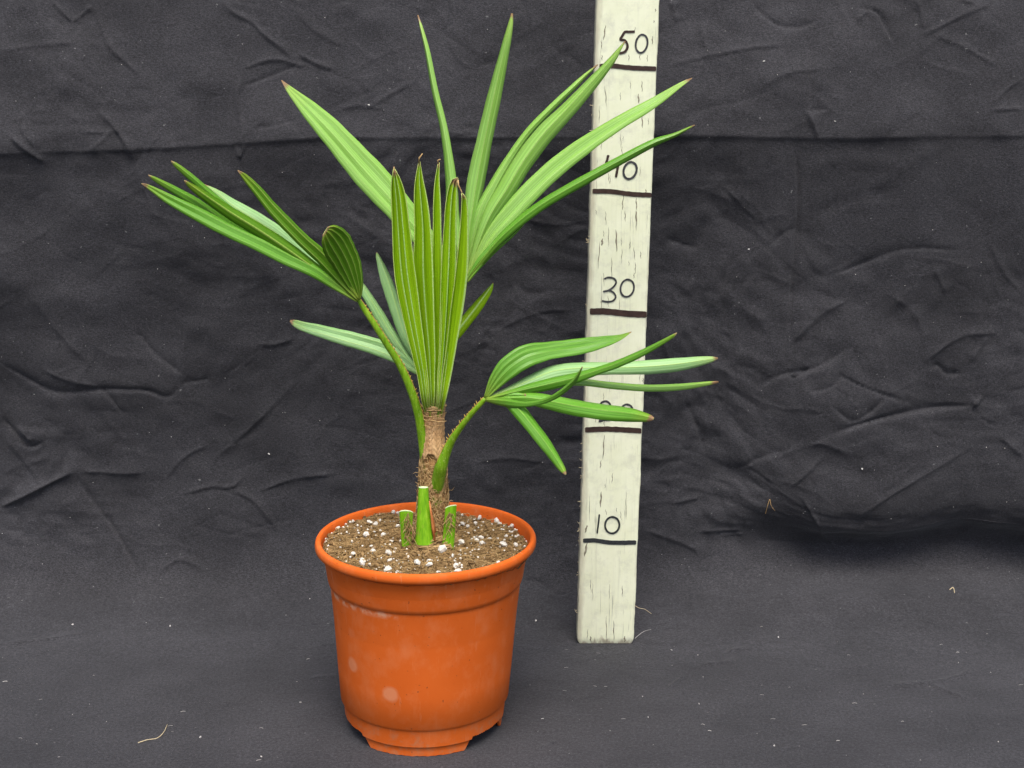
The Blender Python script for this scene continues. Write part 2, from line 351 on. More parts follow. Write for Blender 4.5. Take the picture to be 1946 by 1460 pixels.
# ------------------------------------------------------------------ the cloth: floor sweep and hanging back, one sheet
def build_cloth():
    prof = [(-.9, 0), (.5, 0), (1.0, 0), (1.2, 0), (1.27, 0), (1.305, .003), (1.333, .009), (1.352, .018), (1.364, .036), (1.370, .060), (1.3735, .085), (1.375, .115), (1.375, .155), (1.373, .21), (1.3675, .31), (1.364, .400), (1.3625, .425),
            (1.372, .47), (1.386, .53), (1.402, .60), (1.425, .72), (1.45, .9), (1.47, 1.05)]
    # on the right the hanging part sags and overhangs a hollow where the floor runs in under it
    profR = [(-.9, 0), (.5, 0), (1.0, 0), (1.2, 0), (1.265, 0), (1.302, .004), (1.335, .009), (1.372, .010), (1.402, .014), (1.412, .029), (1.396, .040), (1.366, .0435), (1.3535, .0552), (1.3565, .11), (1.364, .31), (1.3635, .400), (1.3625, .425)]
    profR = profR[:14]+[(1.362, .21)]+profR[14:]
    profR = profR[:17]+[prof[16]] if len(profR) == 17 else profR[:18]
    profR = profR[:16]+[prof[16]]+prof[17:]
    def dens(pf):
        out = []
        for a in range(len(pf)-1):
            p0, p1, p2, p3 = [np.array(pf[min(max(q, 0), len(pf)-1)], float) for q in (a-1, a, a+1, a+2)]
            for t in np.linspace(0, 1, 300, endpoint=False):
                l0, l1, l2 = [max(1e-6, np.linalg.norm(x)) for x in (p1-p0, p2-p1, p3-p2)]
                m0 = (p2-p0)/(l0+l1)*l1; m1 = (p3-p1)/(l1+l2)*l1
                out.append((2*t**3-3*t**2+1)*p1+(t**3-2*t**2+t)*m0+(-2*t**3+3*t**2)*p2+(t**3-t**2)*m1)
        out.append(np.array(pf[-1], float)); return np.array(out)
    assert len(prof) == len(profR)
    dense = dens(prof); denseR = dens(profR)
    L = np.concatenate([[0], np.cumsum(np.linalg.norm(np.diff(dense, axis=0), axis=1))])
    # sample spacing: fine where the camera looks, coarse beyond
    s0 = np.interp(.97, dense[:np.argmax(dense[:, 0] > 1.2), 0], L[:np.argmax(dense[:, 0] > 1.2)])
    zi = np.argmax(dense[:, 1] > .60); s1 = L[zi]
    ss = np.concatenate([np.linspace(0, s0, 50, endpoint=False), np.linspace(s0, s1, 640, endpoint=False), np.linspace(s1, L[-1], 40)])
    xs = np.concatenate([np.linspace(-1.3, -.5, 30, endpoint=False), np.linspace(-.5, .5, 700, endpoint=False), np.linspace(.5, 1.3, 31)])
    Y = np.interp(ss, L, dense[:, 0]); Z = np.interp(ss, L, dense[:, 1])
    n, k = len(ss), len(xs)
    YR = np.interp(ss, L, denseR[:, 0]); ZR = np.interp(ss, L, denseR[:, 1])
    wr = np.clip((xs-.12+.012*np.sin(xs*31))/.24, 0, 1); wr = wr*wr*(3-2*wr); wr = wr*(.74+.08*np.sin(xs*23+1))
    P = np.zeros((n, k, 3)); P[..., 0] = xs[None]
    P[..., 1] = Y[:, None]*(1-wr)+YR[:, None]*wr; P[..., 2] = Z[:, None]*(1-wr)+ZR[:, None]*wr
    tY = np.gradient(P[..., 1], axis=0); tZ = np.gradient(P[..., 2], axis=0); tl = np.hypot(tY, tZ)+1e-12
    NRM = np.zeros((n, k, 3)); NRM[..., 1] = -tZ/tl; NRM[..., 2] = tY/tl
    U, V = to_px(P); D = np.zeros((n, k))
    wall = np.clip((Z-.004)/.05, 0, 1)[:, None]
    infront = (P[..., 1] > .8)

    def seg_dist(pts, reach):
        """signed distance (px, + below/right of the line) and progress 0..1 along a polyline, in a window"""
        pts = np.array(pts, float)
        lo = pts.min(0)-reach; hi = pts.max(0)+reach
        idx = np.where((U > lo[0]) & (U < hi[0]) & (V > lo[1]) & (V < hi[1]) & infront)
        if len(idx[0]) == 0: return None
        u, v = U[idx], V[idx]; best = np.full(u.shape, 1e9); sg = np.zeros(u.shape); pr = np.zeros(u.shape)
        seg = np.linalg.norm(np.diff(pts, axis=0), axis=1); cum = np.concatenate([[0], np.cumsum(seg)])
        for i in range(len(pts)-1):
            a, b = pts[i], pts[i+1]; d = b-a; l2 = (d**2).sum()+1e-9
            t = np.clip(((u-a[0])*d[0]+(v-a[1])*d[1])/l2, 0, 1)
            ex, ey = u-(a[0]+t*d[0]), v-(a[1]+t*d[1]); dist = np.hypot(ex, ey)
            m = dist < best; best[m] = dist[m]; sg[m] = np.sign(d[0]*ey-d[1]*ex)[m]; pr[m] = ((cum[i]+t*seg[i])/cum[-1])[m]
        return idx, best, sg, pr
    def crease(pts, amp, w, skew=.45):
        sm = catmull([(a, b, 0) for a, b in pts], max(6, 4*len(pts)))
        r = seg_dist([(p[0], p[1]) for p in sm], w*7)
        if r is None: return
        idx, d, sg, pr = r
        ww = w*np.where(sg > 0, 1-skew, 1+skew)*(.8+.4*np.sin(pr*9+amp*7))
        D[idx] += amp*.001*np.exp(-np.abs(d/ww)**1.05)*np.minimum(1, 5*np.minimum(pr+.02, 1.02-pr))
    C = CREASES
    for pts, amp, w in C: crease(pts, amp*1.5, w*.8)
    # the long ironed-in fold across the back
    r = seg_dist([(-300, 300), (0, 292), (80, 290), (250, 284), (330, 281), (450, 273), (620, 262), (800, 263), (1000, 261), (1240, 260), (1400, 260), (1520, 263), (1640, 264), (1760, 260), (1946, 258), (2200, 256)], 260)
    idx, d, sg, pr = r
    D[idx] += np.where(sg > 0, .0034*np.exp(-d/5.), .0034*np.exp(-d/45.))*(.75+.35*np.sin(pr*31)*np.sin(pr*13))
    # a softer belly low on the left and big slow undulation
    r = seg_dist([(-250, 1075), (0, 1065), (200, 1085), (420, 1090), (600, 1075)], 260)
    idx, d, sg, pr = r
    D[idx] += .003*np.where(sg > 0, np.exp(-(d/60.)**2), np.exp(-(d/130.)**2))
    rr = random.Random(3)
    for i in range(330):                                  # faint random press marks
        x, y = rr.uniform(-100, 2050), rr.uniform(-60, 1130); a = rr.choice([rr.uniform(.2, .75), rr.uniform(2.2, 2.9), rr.uniform(0, 3.14)]); l = rr.uniform(40, 190)
        pts = [(x+math.cos(a)*l*t+rr.uniform(-9, 9), y-math.sin(a)*l*t*.8+rr.uniform(-9, 9)) for t in (0, .33, .66, 1)]
        crease(pts, rr.choice((-1, 1))*rr.uniform(.25, .8), rr.uniform(3, 8))
    for i in range(26):
        x, y = rr.uniform(-100, 2050), rr.uniform(1200, 1500); a = rr.uniform(-.4, .7); l = rr.uniform(50, 200)
        crease([(x+math.cos(a)*l*t, y-math.sin(a)*l*t*.5+rr.uniform(-5, 5)) for t in (0, .5, 1)], rr.choice((-1, 1))*rr.uniform(.15, .45), rr.uniform(4, 9))
    G = np.zeros((n, k))
    for f, am in ((7, .0030), (15, .0019), (31, .0010), (63, .00040)):
        g = rng.normal(size=(40, 80))
        gx = (xs*f) ; gs = (ss*f*1.15)
        ix = np.floor(gx).astype(int); fx = gx-ix; iy = np.floor(gs).astype(int); fy = gs-iy
        fx = fx*fx*(3-2*fx); fy = fy*fy*(3-2*fy)
        H = lambda jy, jx: g[np.mod(jy, 40)[:, None], np.mod(jx, 80)[None]]
        G += am*((H(iy, ix)*(1-fx)+H(iy, ix+1)*fx)*(1-fy)[:, None]+(H(iy+1, ix)*(1-fx)+H(iy+1, ix+1)*fx)*fy[:, None])
    def vnoise(f, seed, oy=0.):
        g = np.random.default_rng(seed).normal(size=(64, 128)); gx = (xs[None]*f+WX*f*.35+seed*.37); gs = (ss[:, None]*f*1.1+WY*f*.35+oy)
        ix = np.floor(gx).astype(int); fx = gx-ix; iy = np.floor(gs).astype(int); fy = gs-iy
        fx = fx*fx*fx*(fx*(fx*6-15)+10); fy = fy*fy*fy*(fy*(fy*6-15)+10); H = lambda jy, jx: g[np.mod(jy, 64), np.mod(jx, 128)]
        return (H(iy, ix)*(1-fx)+H(iy, ix+1)*fx)*(1-fy)+(H(iy+1, ix)*(1-fx)+H(iy+1, ix+1)*fx)*fy
    WX = WY = np.zeros((n, k)); w1, w2 = vnoise(9, 51), vnoise(9, 52); WX, WY = w1*.06, w2*.06
    patch = np.clip(vnoise(5, 60)*.8+.55, .12, 1.3)
    for f, am, sd in ((10, .0016, 61), (17, .0012, 62), (29, .0010, 63), (52, .00065, 64), (90, .00034, 65)):   # crumples: sharp where the noise crosses zero
        G += am*(-np.abs(vnoise(f, sd))*patch*(1 if sd % 2 else -1))
    D += G*wall
    ww = np.clip(Z/.022, 0, 1)[:, None]; ww = ww*ww*(3-2*ww)
    D = D*ww+np.clip(D, -.0008, .0022)*(1-ww)              # the floor part lies on the ground
    near = np.exp(-(((P[..., 0]+.067)/.11)**2+((P[..., 1]-1.105)/.11)**2)**2)+np.exp(-(((P[..., 0]-.083)/.05)**2+((P[..., 1]-1.25)/.035)**2)**2)
    D = D*np.clip(1-near, 0, 1) if True else D             # pressed flat under the pot and the stick
    P += D[..., None]*NRM
    me = bpy.data.meshes.new('backdrop_cloth')
    nv = n*k; me.vertices.add(nv); me.vertices.foreach_set('co', P.reshape(-1).astype(np.float32))
    I = (np.arange(n-1)[:, None]*k+np.arange(k-1)[None]).ravel()
    q = np.stack([I, I+1, I+k+1, I+k], 1).astype(np.int32)
    me.loops.add(q.size); me.loops.foreach_set('vertex_index', q.ravel())
    me.polygons.add(len(q)); me.polygons.foreach_set('loop_start', np.arange(0, q.size, 4, dtype=np.int32))
    me.polygons.foreach_set('use_smooth', np.ones(len(q), bool)); me.update(); me.validate()
    me.materials.append(M['cloth'])
    o = bpy.data.objects.new('backdrop_cloth', me); COL.objects.link(o); o['kind'] = 'structure'
    o['label'] = 'creased black cotton sheet hung behind the pot and spread under it'
    return P, U, V, D
CREASES = [
 ([(95,0),(120,25),(137,42)],1.5,5),([(175,5),(190,50),(205,85),(240,120),(272,148)],1.4,6),([(135,42),(175,10)],1.2,5),([(0,100),(60,88),(150,80)],.8,7),
 ([(415,0),(445,25),(475,40),(500,65),(540,95),(565,120)],1.8,7),([(470,40),(462,90),(458,150),(448,180),(450,210),(458,250),(455,272)],1.5,6),
 ([(460,130),(500,115),(530,112),(565,122),(590,125)],1.5,5),([(460,165),(505,145),(565,122)],-1.5,6),([(565,100),(600,120),(635,133)],1.9,6),
 ([(38,210),(42,245),(68,282)],1.4,5),([(15,255),(50,285),(85,310)],2.2,6),([(185,210),(215,240),(240,275),(260,308)],2.4,9),([(215,245),(190,270),(170,285)],1.2,6),
 ([(445,275),(455,298),(466,275)],1.6,5),([(480,246),(520,240),(560,228)],-1.2,5),([(260,310),(275,360),(290,400)],1.0,7),([(700,205),(740,180),(780,160)],1.1,7),([(850,70),(870,110),(890,130)],.9,7),
 ([(640,210),(680,200),(730,208)],1,6),([(150,250),(185,252),(240,250)],.8,7),([(560,20),(600,60),(660,90)],.8,8),([(820,230),(860,255),(900,250)],.9,6),
 ([(1425,0),(1440,20),(1480,50),(1520,52),(1560,38)],-1.7,8),([(1630,15),(1665,25),(1675,40),(1690,70),(1697,88)],-2.2,7),([(1655,15),(1625,40)],1.2,6),
 ([(1275,0),(1280,25),(1287,45)],1.8,6),([(1330,40),(1335,80),(1345,100)],1.1,6),([(1740,70),(1770,60),(1830,30),(1880,10)],1.3,8),([(1770,65),(1830,90),(1900,130)],1.1,8),
 ([(1260,130),(1340,110),(1420,95),(1500,85)],1.1,7),([(1540,60),(1537,110),(1535,180),(1533,210)],-1.1,5),([(1530,212),(1545,240),(1552,260)],2.2,7),([(1540,210),(1570,211)],-1.4,4),
 ([(1885,200),(1920,165),(1946,150)],1.2,8),([(1885,210),(1946,207)],1.2,7),([(1740,0),(1750,30),(1755,60)],1.4,7),([(1820,0),(1850,10)],1.5,6),
 ([(1517,265),(1513,300),(1518,345),(1517,420),(1512,480),(1505,560),(1500,640)],-2.2,6),
 ([(1540,330),(1575,310),(1610,305),(1660,312),(1730,312)],1.4,8),([(1535,420),(1600,390),(1660,370),(1720,375)],-1.2,8),([(1650,365),(1720,320),(1790,280)],1.2,8),
 ([(1570,530),(1640,505),(1720,475),(1830,478)],-1.5,9),([(1775,510),(1790,540),(1800,560)],1.2,7),([(1462,478),(1485,450),(1515,435)],-1.4,4),([(1265,455),(1300,470),(1330,475)],-1.2,7),([(1380,360),(1400,380),(1440,420)],.9,8),
 ([(1500,660),(1560,600),(1620,570)],1.5,13),([(1430,745),(1480,715),(1550,700),(1620,660)],-1.7,11),([(1500,715),(1510,718),(1540,702)],-2.2,4),([(1590,712),(1650,740),(1720,765)],-1.7,3),
 ([(1535,745),(1580,735),(1605,712)],-1.2,6),([(1580,770),(1620,800),(1670,770),(1680,745)],-2,9),([(1575,828),(1640,805),(1700,790),(1760,780),(1850,772)],-3.4,10),([(1850,775),(1868,755)],2.8,6),
 ([(1770,700),(1785,697),(1800,712),(1830,712)],-2.2,7),([(1755,690),(1830,640),(1900,635)],1.4,9),([(1845,690),(1880,640)],1.2,7),([(1390,900),(1450,870),(1530,850),(1570,830)],-1.5,9),
 ([(1470,870),(1530,850),(1560,843),(1620,865)],1.9,14),([(1500,930),(1540,895),(1568,865)],1.4,5),([(1520,940),(1550,990),(1590,1050)],1.4,5),([(1610,1000),(1680,950),(1780,890),(1850,850)],1.3,9),
 ([(1275,955),(1330,945)],1.5,5),([(1325,1010),(1410,1005)],1.7,6),([(1370,1018),(1415,1013)],1.2,4),([(1230,1010),(1290,1030),(1330,1050)],1.6,8),([(1440,1028),(1500,1030),(1560,1040)],-1.7,8),
 ([(1300,760),(1320,800),(1340,860)],-1.8,14),([(1250,620),(1270,680),(1285,740)],1.2,14),([(1690,560),(1740,600),(1760,660)],1,12),([(1880,460),(1910,520),(1946,560)],1,10),([(1900,830),(1946,870)],1.4,9),
 ([(0,690),(60,725),(110,745),(190,740),(240,740),(280,742),(320,755),(345,735)],-2.6,9),([(250,640),(265,640),(290,670),(350,715)],-1.6,8),([(345,730),(400,722)],-1.3,7),([(190,735),(215,760),(235,790)],-2,7),
 ([(0,795),(30,825),(55,850),(85,840)],-2.8,8),([(30,810),(60,840)],2.2,6),([(0,965),(40,945),(90,920),(140,895)],4,8),([(140,900),(180,960),(220,1010),(270,1100)],-1.9,7),([(150,895),(230,900),(280,898)],1.4,7),
 ([(345,940),(400,925),(440,925),(465,905)],1.7,6),([(440,930),(480,950),(510,985),(525,1010)],1.4,7),([(490,935),(560,910),(640,900)],1.5,8),([(300,1090),(340,1065),(370,1075),(385,1090)],1.4,6),
 ([(400,880),(480,810),(560,730)],1.2,13),([(310,915),(350,870),(400,845)],1.1,10),([(490,655),(520,657),(560,645)],1.2,7),([(80,700),(130,720),(190,735)],1.5,8),([(0,820),(40,870),(80,920)],1.2,8),([(60,560),(120,640),(180,700)],1.1,14),
 ([(985,1100),(1030,1108),(1060,1128),(1097,1118)],-2.2,5),([(1060,1130),(1035,1150),(1010,1170)],-1.8,5),([(900,880),(960,870),(1040,880)],1.0,9),([(930,640),(1010,600),(1090,590)],1,10),([(1000,420),(1050,430),(1110,425)],.9,8),
 ([(1680,1305),(1760,1300),(1830,1285),(1860,1260)],1.8,5),([(1760,1300),(1840,1330)],1.2,5),([(1380,1240),(1430,1232)],1.6,4),([(1335,1265),(1400,1257)],1.2,4),([(1890,1165),(1946,1168)],-1.8,4),([(0,1225),(100,1215),(160,1205)],1.2,5),([(400,1200),(440,1225)],1,4),([(1270,1310),(1300,1285)],1,4),([(590,1290),(640,1285)],1,4),([(1020,1425),(1060,1408)],1.2,4),
]
CLOTH_P, CLOTH_U, CLOTH_V, _ = build_cloth()
def on_cloth(px, py, lift=0):
    i = np.argmin((CLOTH_U-px)**2+(CLOTH_V-py)**2+np.where(CLOTH_P[..., 1] < .5, 1e9, 0))
    p = CLOTH_P.reshape(-1, 3)[i]; v = Vector(p); c = Vector((0, 0, CAM_H)); return v+(c-v).normalized()*lift

# ------------------------------------------------------------------ plant pot
YC = 1.1045; POT = Vector((-.0685, YC, 0)); TILT = .0205
def pot_pt(r, a, z):        # angle 0 faces the camera; the pot stands a hair out of plumb
    return Vector((POT.x+r*math.sin(a)+TILT*z, POT.y-r*math.cos(a), z))
def build_pot():
    pot = thing('plant_pot', POT, 'round orange plastic plant pot with rolled rim holding the palm', 'plant pot')
    N = 144
    prof = [(.0632, .0215), (.0636, .0222), (.0652, .0245), (.0672, .050), (.0695, .083), (.0712, .108), (.0716, .1155), (.0718, .1175), (.0727, .1185), (.0738, .1195), (.0746, .1225), (.0756, .130), (.0764, .1385), (.0766, .1415)]
    mb = MB(); mb.grid([[pot_pt(r, 2*math.pi*k/N, z) for k in range(N)] for r, z in prof], True)
    inner = [(.0755, .1415), (.0736, .128), (.0690, .080), (.0648, .035), (.060, .0215)]
    mb.grid([[pot_pt(r, 2*math.pi*k/N, z) for k in range(N)] for r, z in inner][::-1], True)
    mb.build('wall', M['pot'], pot, sharp=50)
    # rolled rim
    rim = []
    for t in range(17):
        a = 2*math.pi*t/16
        rim.append((.0795+.0040*math.cos(a)+(.0004 if math.cos(a) > 0 else 0), .1482+.0050*math.sin(a)))
    rim = [(.0764, .1415), (.0800, .1440), (.0826, .1452), (.0836, .1464), (.0839, .1485), (.0836, .1508), (.0828, .1523), (.0815, .1529), (.0802, .1526), (.0793, .1515), (.0788, .1490), (.0775, .1400), (.0756, .1300)]
    mb = MB(); mb.grid([[pot_pt(r, 2*math.pi*k/N, z+.0005*math.sin(2*math.pi*k/N+.8)) for k in range(N)] for r, z in rim], True)
    mb.build('rim', M['pot'], pot, sharp=60)
    # base band with drainage notches cut up into it
    def bottom(a):
        # notches centred left-front and right-front and behind; a in -pi..pi, + = right of the camera side
        def notch(c, w, hgt, soft):
            d = abs((a-c+math.pi) % (2*math.pi)-math.pi)
            return hgt*max(0., min(1., (w-d)/soft))
        h = max(notch(-1.12, .43, .0100, .14), notch(.98, .40, .0095, .10), notch(2.6, .4, .010, .1), notch(-2.6, .4, .010, .1))
        return h+.00025*math.sin(a*47)*math.sin(a*19)+(.0006*math.sin(a*90)**2 if h > .004 else 0)
    K = 360; rows = []
    for rr_, zz in [(.0632, .0218), (.0628, .0200), (.0618, .0082), (.0613, .0078), (.0606, .0070), (.0603, .0035), (.0602, 0)]:
        rows.append([pot_pt(rr_, -math.pi+2*math.pi*k/K, max(zz, bottom(-math.pi+2*math.pi*k/K)+.0003) if zz < .0195 else zz) for k in range(K)])
    for rr_, zz in [(.0585, 0), (.0590, .02)]:
        rows.append([pot_pt(rr_, -math.pi+2*math.pi*k/K, max(zz, bottom(-math.pi+2*math.pi*k/K)+.0003) if zz < .0195 else zz) for k in range(K)])
    rows = rows[::-1]
    mb = MB(); mb.grid(rows, True)
    b = len(mb.v); mb.v.append(tuple(pot_pt(0, 0, .0125)))
    ring = [pot_pt(.0600, -math.pi+2*math.pi*k/K, .0125) for k in range(K)]; mb.v += [tuple(p) for p in ring]
    for k in range(K): mb.f.append((b, b+1+k, b+1+(k+1) % K))
    mb.build('base_band', M['pot'], pot, sharp=40)
    # chipped tooth of plastic by the right notch
    mb = MB(); c = .62
    pts = [pot_pt(.0612, 1.24, .0125), pot_pt(.0612, 1.36, .0125), pot_pt(.0606, 1.33, .0045), pot_pt(.0606, 1.27, .0075)]
    pin = [pot_pt(.0592, 1.24, .0125), pot_pt(.0592, 1.36, .0125), pot_pt(.0588, 1.33, .0045), pot_pt(.0588, 1.27, .0075)]
    mb.v = [tuple(p) for p in pts+pin]; mb.f = [(0, 3, 2, 1), (4, 5, 6, 7), (0, 1, 5, 4), (1, 2, 6, 5), (2, 3, 7, 6), (3, 0, 4, 7)]
    mb.build('chipped_edge', M['pot'], pot, smooth=False)
    return pot
build_pot()

# ------------------------------------------------------------------ potting soil
SOIL_Z = .1462
def soil_h(x, y):
    dx, dy = x-POT.x-.003, y-POT.y; r = math.hypot(dx, dy)
    h = SOIL_Z+.0025*math.exp(-(r/.03)**2)
    h += .0028*mnoise.noise((x*60, y*60, 1.3))+.0024*mnoise.noise((x*150, y*150, 5.1))+.0014*mnoise.noise((x*380, y*380, 2.2))
    h += .0010*max(0, (-dx)/.07)-(.0022*max(0, (dx*.75+dy*.65)/.07))
    for cx, cy, cr, ch in ((.032, -.046, .011, .005), (.041, -.026, .008, .004), (-.018, .012, .012, .003), (.006, -.058, .010, .002)):
        q = ((dx-cx)**2+(dy-cy)**2)/cr**2
        if q < 4: h += ch*math.exp(-q*1.4)
    return h
def build_soil():
    soil = thing('potting_soil', (POT.x+.003, POT.y, SOIL_Z-.012), 'light brown peaty potting soil with white perlite filling the pot', 'soil')
    R = .0783; NA, NR = 220, 90; mb = MB()
    mb.v.append((POT.x+.003, POT.y, soil_h(POT.x+.003, POT.y)))
    for i in range(1, NR+1):
        r = R*i/NR
        for k in range(NA):
            a = 2*math.pi*k/NA; x, y = POT.x+.003+r*math.sin(a), POT.y-r*math.cos(a); z = soil_h(x, y)
            if i >= NR-1: z = z-.004
            mb.v.append((x, y, z))
    for k in range(NA): mb.f.append((0, 1+k, 1+(k+1) % NA))
    for i in range(NR-1):
        for k in range(NA):
            a = 1+i*NA+k; b = 1+i*NA+(k+1) % NA; mb.f.append((a, a+NA, b+NA, b))
    mb.build('soil_surface', M['soil'], soil)
    rr = random.Random(11)
    def spot(rmax=.0770):
        a = rr.uniform(0, 6.283); r = rmax*math.sqrt(rr.random()); return POT.x+.003+r*math.sin(a), POT.y-r*math.cos(a)
    mb = MB()
    for i in range(2600):
        x, y = spot(); r = rr.choice((.0006, .0007, .0008, .0010, .0012, .0016, .0024)); mb.ico((x, y, soil_h(x, y)+r*.15), r, (1, 1, rr.uniform(.6, 1)), .35, rr)
    mb.build('soil_crumbs', M['crumb'], soil, smooth=False, stuff=True)
    mb = MB()
    for i in range(2200):
        x, y = spot(); a = rr.uniform(0, 6.28); l = rr.uniform(.003, .012); z = soil_h(x, y)+.0003; cv = rr.uniform(-1.5, 1.5); pts = []
        for t in range(4):
            pts.append((x, y, max(soil_h(x, y)+.0003, z+rr.uniform(-.0001, .0016)))); x += math.cos(a)*l/3; y += math.sin(a)*l/3; a += cv/3
            if math.hypot(x-POT.x-.003, y-POT.y) > .0775: break
        if len(pts) > 1: mb.tube(pts, rr.uniform(.00012, .00034), 3, False)
    mb.build('peat_fibres', M['peat'], soil, stuff=True)
    mb = MB()
    for i in range(420):
        x, y = spot(); r = rr.uniform(.0004, .0012); mb.ico((x, y, soil_h(x, y)+r*.8), r, (1, 1, .8), .25, rr)
    mb.build('perlite_dust', M['perlite'], soil, stuff=True)
    variants = []
    for q in range(7):
        g = MB(); g.ico((0, 0, 0), 1.0, (1, rr.uniform(.7, .95), rr.uniform(.65, .9)), .30, rr); me = g.mesh('perlite_grain', smooth=False); me.materials.append(M['perlite']); variants.append(me)
    big = [(490,420,28),(1265,315,28),(1255,470,28),(1400,280,22),(1545,305,32),(1675,355,28),(1415,440,22),(1340,465,18),(1590,490,24),(1485,445,20),(1615,425,20),(1695,490,18),(665,695,30),(680,620,20),(670,580,30),(900,650,33),(1000,665,33),(1215,668,28),(1232,712,27),(1175,742,22),(1185,585,20),(1000,595,16),(460,650,28),(460,608,22),(385,565,18),(540,560,28),(520,325,22),(565,325,18),(655,185,20),(690,430,20),(630,415,24),(380,305,18),(335,390,12),(1105,535,28),(1645,635,20),(1550,640,18),(1303,340,18),(1565,350,16),(1370,330,16),(770,300,20),(215,335,14),(160,445,12),(290,440,12),(925,745,18),(725,525,18),(1425,488,22),(748,350,20),(1240,575,14),(520,660,18),(1380,462,18),(712,305,13),(555,398,12),(530,510,13),(1300,500,14),(1720,470,14),(1205,620,13),(640,160,16),(690,155,15),(590,300,12),(405,640,16),(600,700,12),(1070,712,14),(1435,595,12),(1365,378,13),(1260,250,12),(745,232,15),(1235,660,14),(740,705,16),(1600,455,11),(300,360,9),(420,310,9),(240,270,9),(800,735,11),(1130,640,10),(870,520,9)]
    kids = []
    for i, (X, Yp, rc) in enumerate(big):
        px, py = 580+X/4.23, 920+Yp/4.23; z = SOIL_Z
        for it in range(4):
            b = (730-py)/F_PX; d = (-SP+b*CP); t = (z-CAM_H)/d; x, y = (px-973)/F_PX*t, (CP+b*SP)*t; z = soil_h(x, y)+.001
        q = math.hypot(x-POT.x-.003, y-POT.y)
        if q > .0765: x = POT.x+.003+(x-POT.x-.003)*.0765/q; y = POT.y+(y-POT.y)*.0765/q; z = soil_h(x, y)
        r = rc/4.23*1.13/F_PX*1.28
        o = bpy.data.objects.new('perlite_grain', variants[i % 7]); COL.objects.link(o); o.parent = soil
        o.location = Vector((x, y, soil_h(x, y)+r*.75))-soil.location; r *= rr.uniform(.75, 1.15); o.scale = (r*rr.uniform(.9, 1.35), r*rr.uniform(.85, 1.1), r*rr.uniform(.7, 1.1)); o.rotation_euler = (rr.uniform(-.5, .5), rr.uniform(-.5, .5), rr.uniform(0, 6.28))
    return soil
build_soil()

# ------------------------------------------------------------------ palm
PALM_BASE = Vector((at(822, 1030, YC).x, YC, SOIL_Z-.006))
palm = thing('fan_palm', PALM_BASE, 'young fan palm with pleated green leaves growing from the orange pot', 'palm')
CAMV = Vector((0, 0, CAM_H))

def leaflet(parent, pts, pleats=1, mat='leaf_dark', fold=.22, roll=0., n=46, rnd=None, label=None, thick=.00045, name='leaflet', flip=1, wav=.03, skew=0.):
    """pts from tip to hub: (px, py, apparent width in px, Y)"""
    r = rnd or random.Random(int(pts[0][0]*7+pts[0][1]*13))
    ctrl = []
    for (x, y, w, Y) in pts:
        p = at(x, y, Y); ctrl.append((p.x, p.y, p.z, w*depth(p)/F_PX))
    S = catmull(ctrl, n); rows = []; uvs = []
    m = 2*pleats; sub = 2
    ph = [r.uniform(0, 6.28) for _ in range(6)]; asym = r.uniform(-.12, .12)
    jl = [0.]+[r.uniform(-.26, .26) for _ in range(m-1)]+[0.] if pleats > 1 else [0.]*(m+1); jd = [r.uniform(.6, 1.3) if pleats > 1 else 1. for _ in range(m+1)]
    for i, q in enumerate(S):
        p = Vector(q[:3]); w = max(.0004, q[3])
        a = Vector(S[max(i-1, 0)][:3]); b = Vector(S[min(i+1, n-1)][:3]); T = (b-a).normalized()
        Vd = (p-CAMV).normalized(); side = T.cross(Vd).normalized(); N = side.cross(T).normalized()
        if N.dot(Vd) > 0: N = -N
        rl = (roll(i/(n-1)) if callable(roll) else roll)+.17*math.sin(ph[0]+i*.11)
        sv = side*math.cos(rl)+N*math.sin(rl); nv = -side*math.sin(rl)+N*math.cos(rl)
        hw = w/2/max(.35, math.cos(rl)); hw *= 1+wav*math.sin(ph[1]+i*.5)*.6+wav*math.sin(ph[2]+i*1.3)*.4
        v = 1-i/(n-1); row = []; uvr = []
        # pleats flatten towards the middle of the blade and gather again at the hub
        fo = fold*(.75+.45*abs(2*v-1)**2)
        for j in range(m*sub+1):
            uu = j/(m*sub)*2-1; k = j/sub; tri = abs((k+1) % 2-1)
            ka = min(int(k), m-1); kf = k-ka; jx = (jl[ka]*(1-kf)+jl[ka+1]*kf)*2/m; jz = jd[ka]*(1-kf)+jd[ka+1]*kf; bow = .02*(1-uu*uu)*hw
            uu2 = uu+jx+asym*(1-uu*uu)*.5+(skew*tri/m*(1 if flip < 0 else 0))
            off = (tri-.5)*2*fo*(1.45 if pleats == 1 else 1.25)*hw*2/m*flip*jz+bow+hw*.015*math.sin(ph[3]+i*.33+j*.9)
            row.append(p+sv*(uu2*hw)+nv*off); uvr.append(((k+(1 if flip > 0 else 0))/2, v))
        rows.append(row); uvs.append(uvr)
    mb = MB(); mb.grid(rows, False, uvs)
    o = mb.build(name, M[mat], parent, sharp=10, solid=thick, rim=M['margin'])
    if label: o['label'] = label
    return o

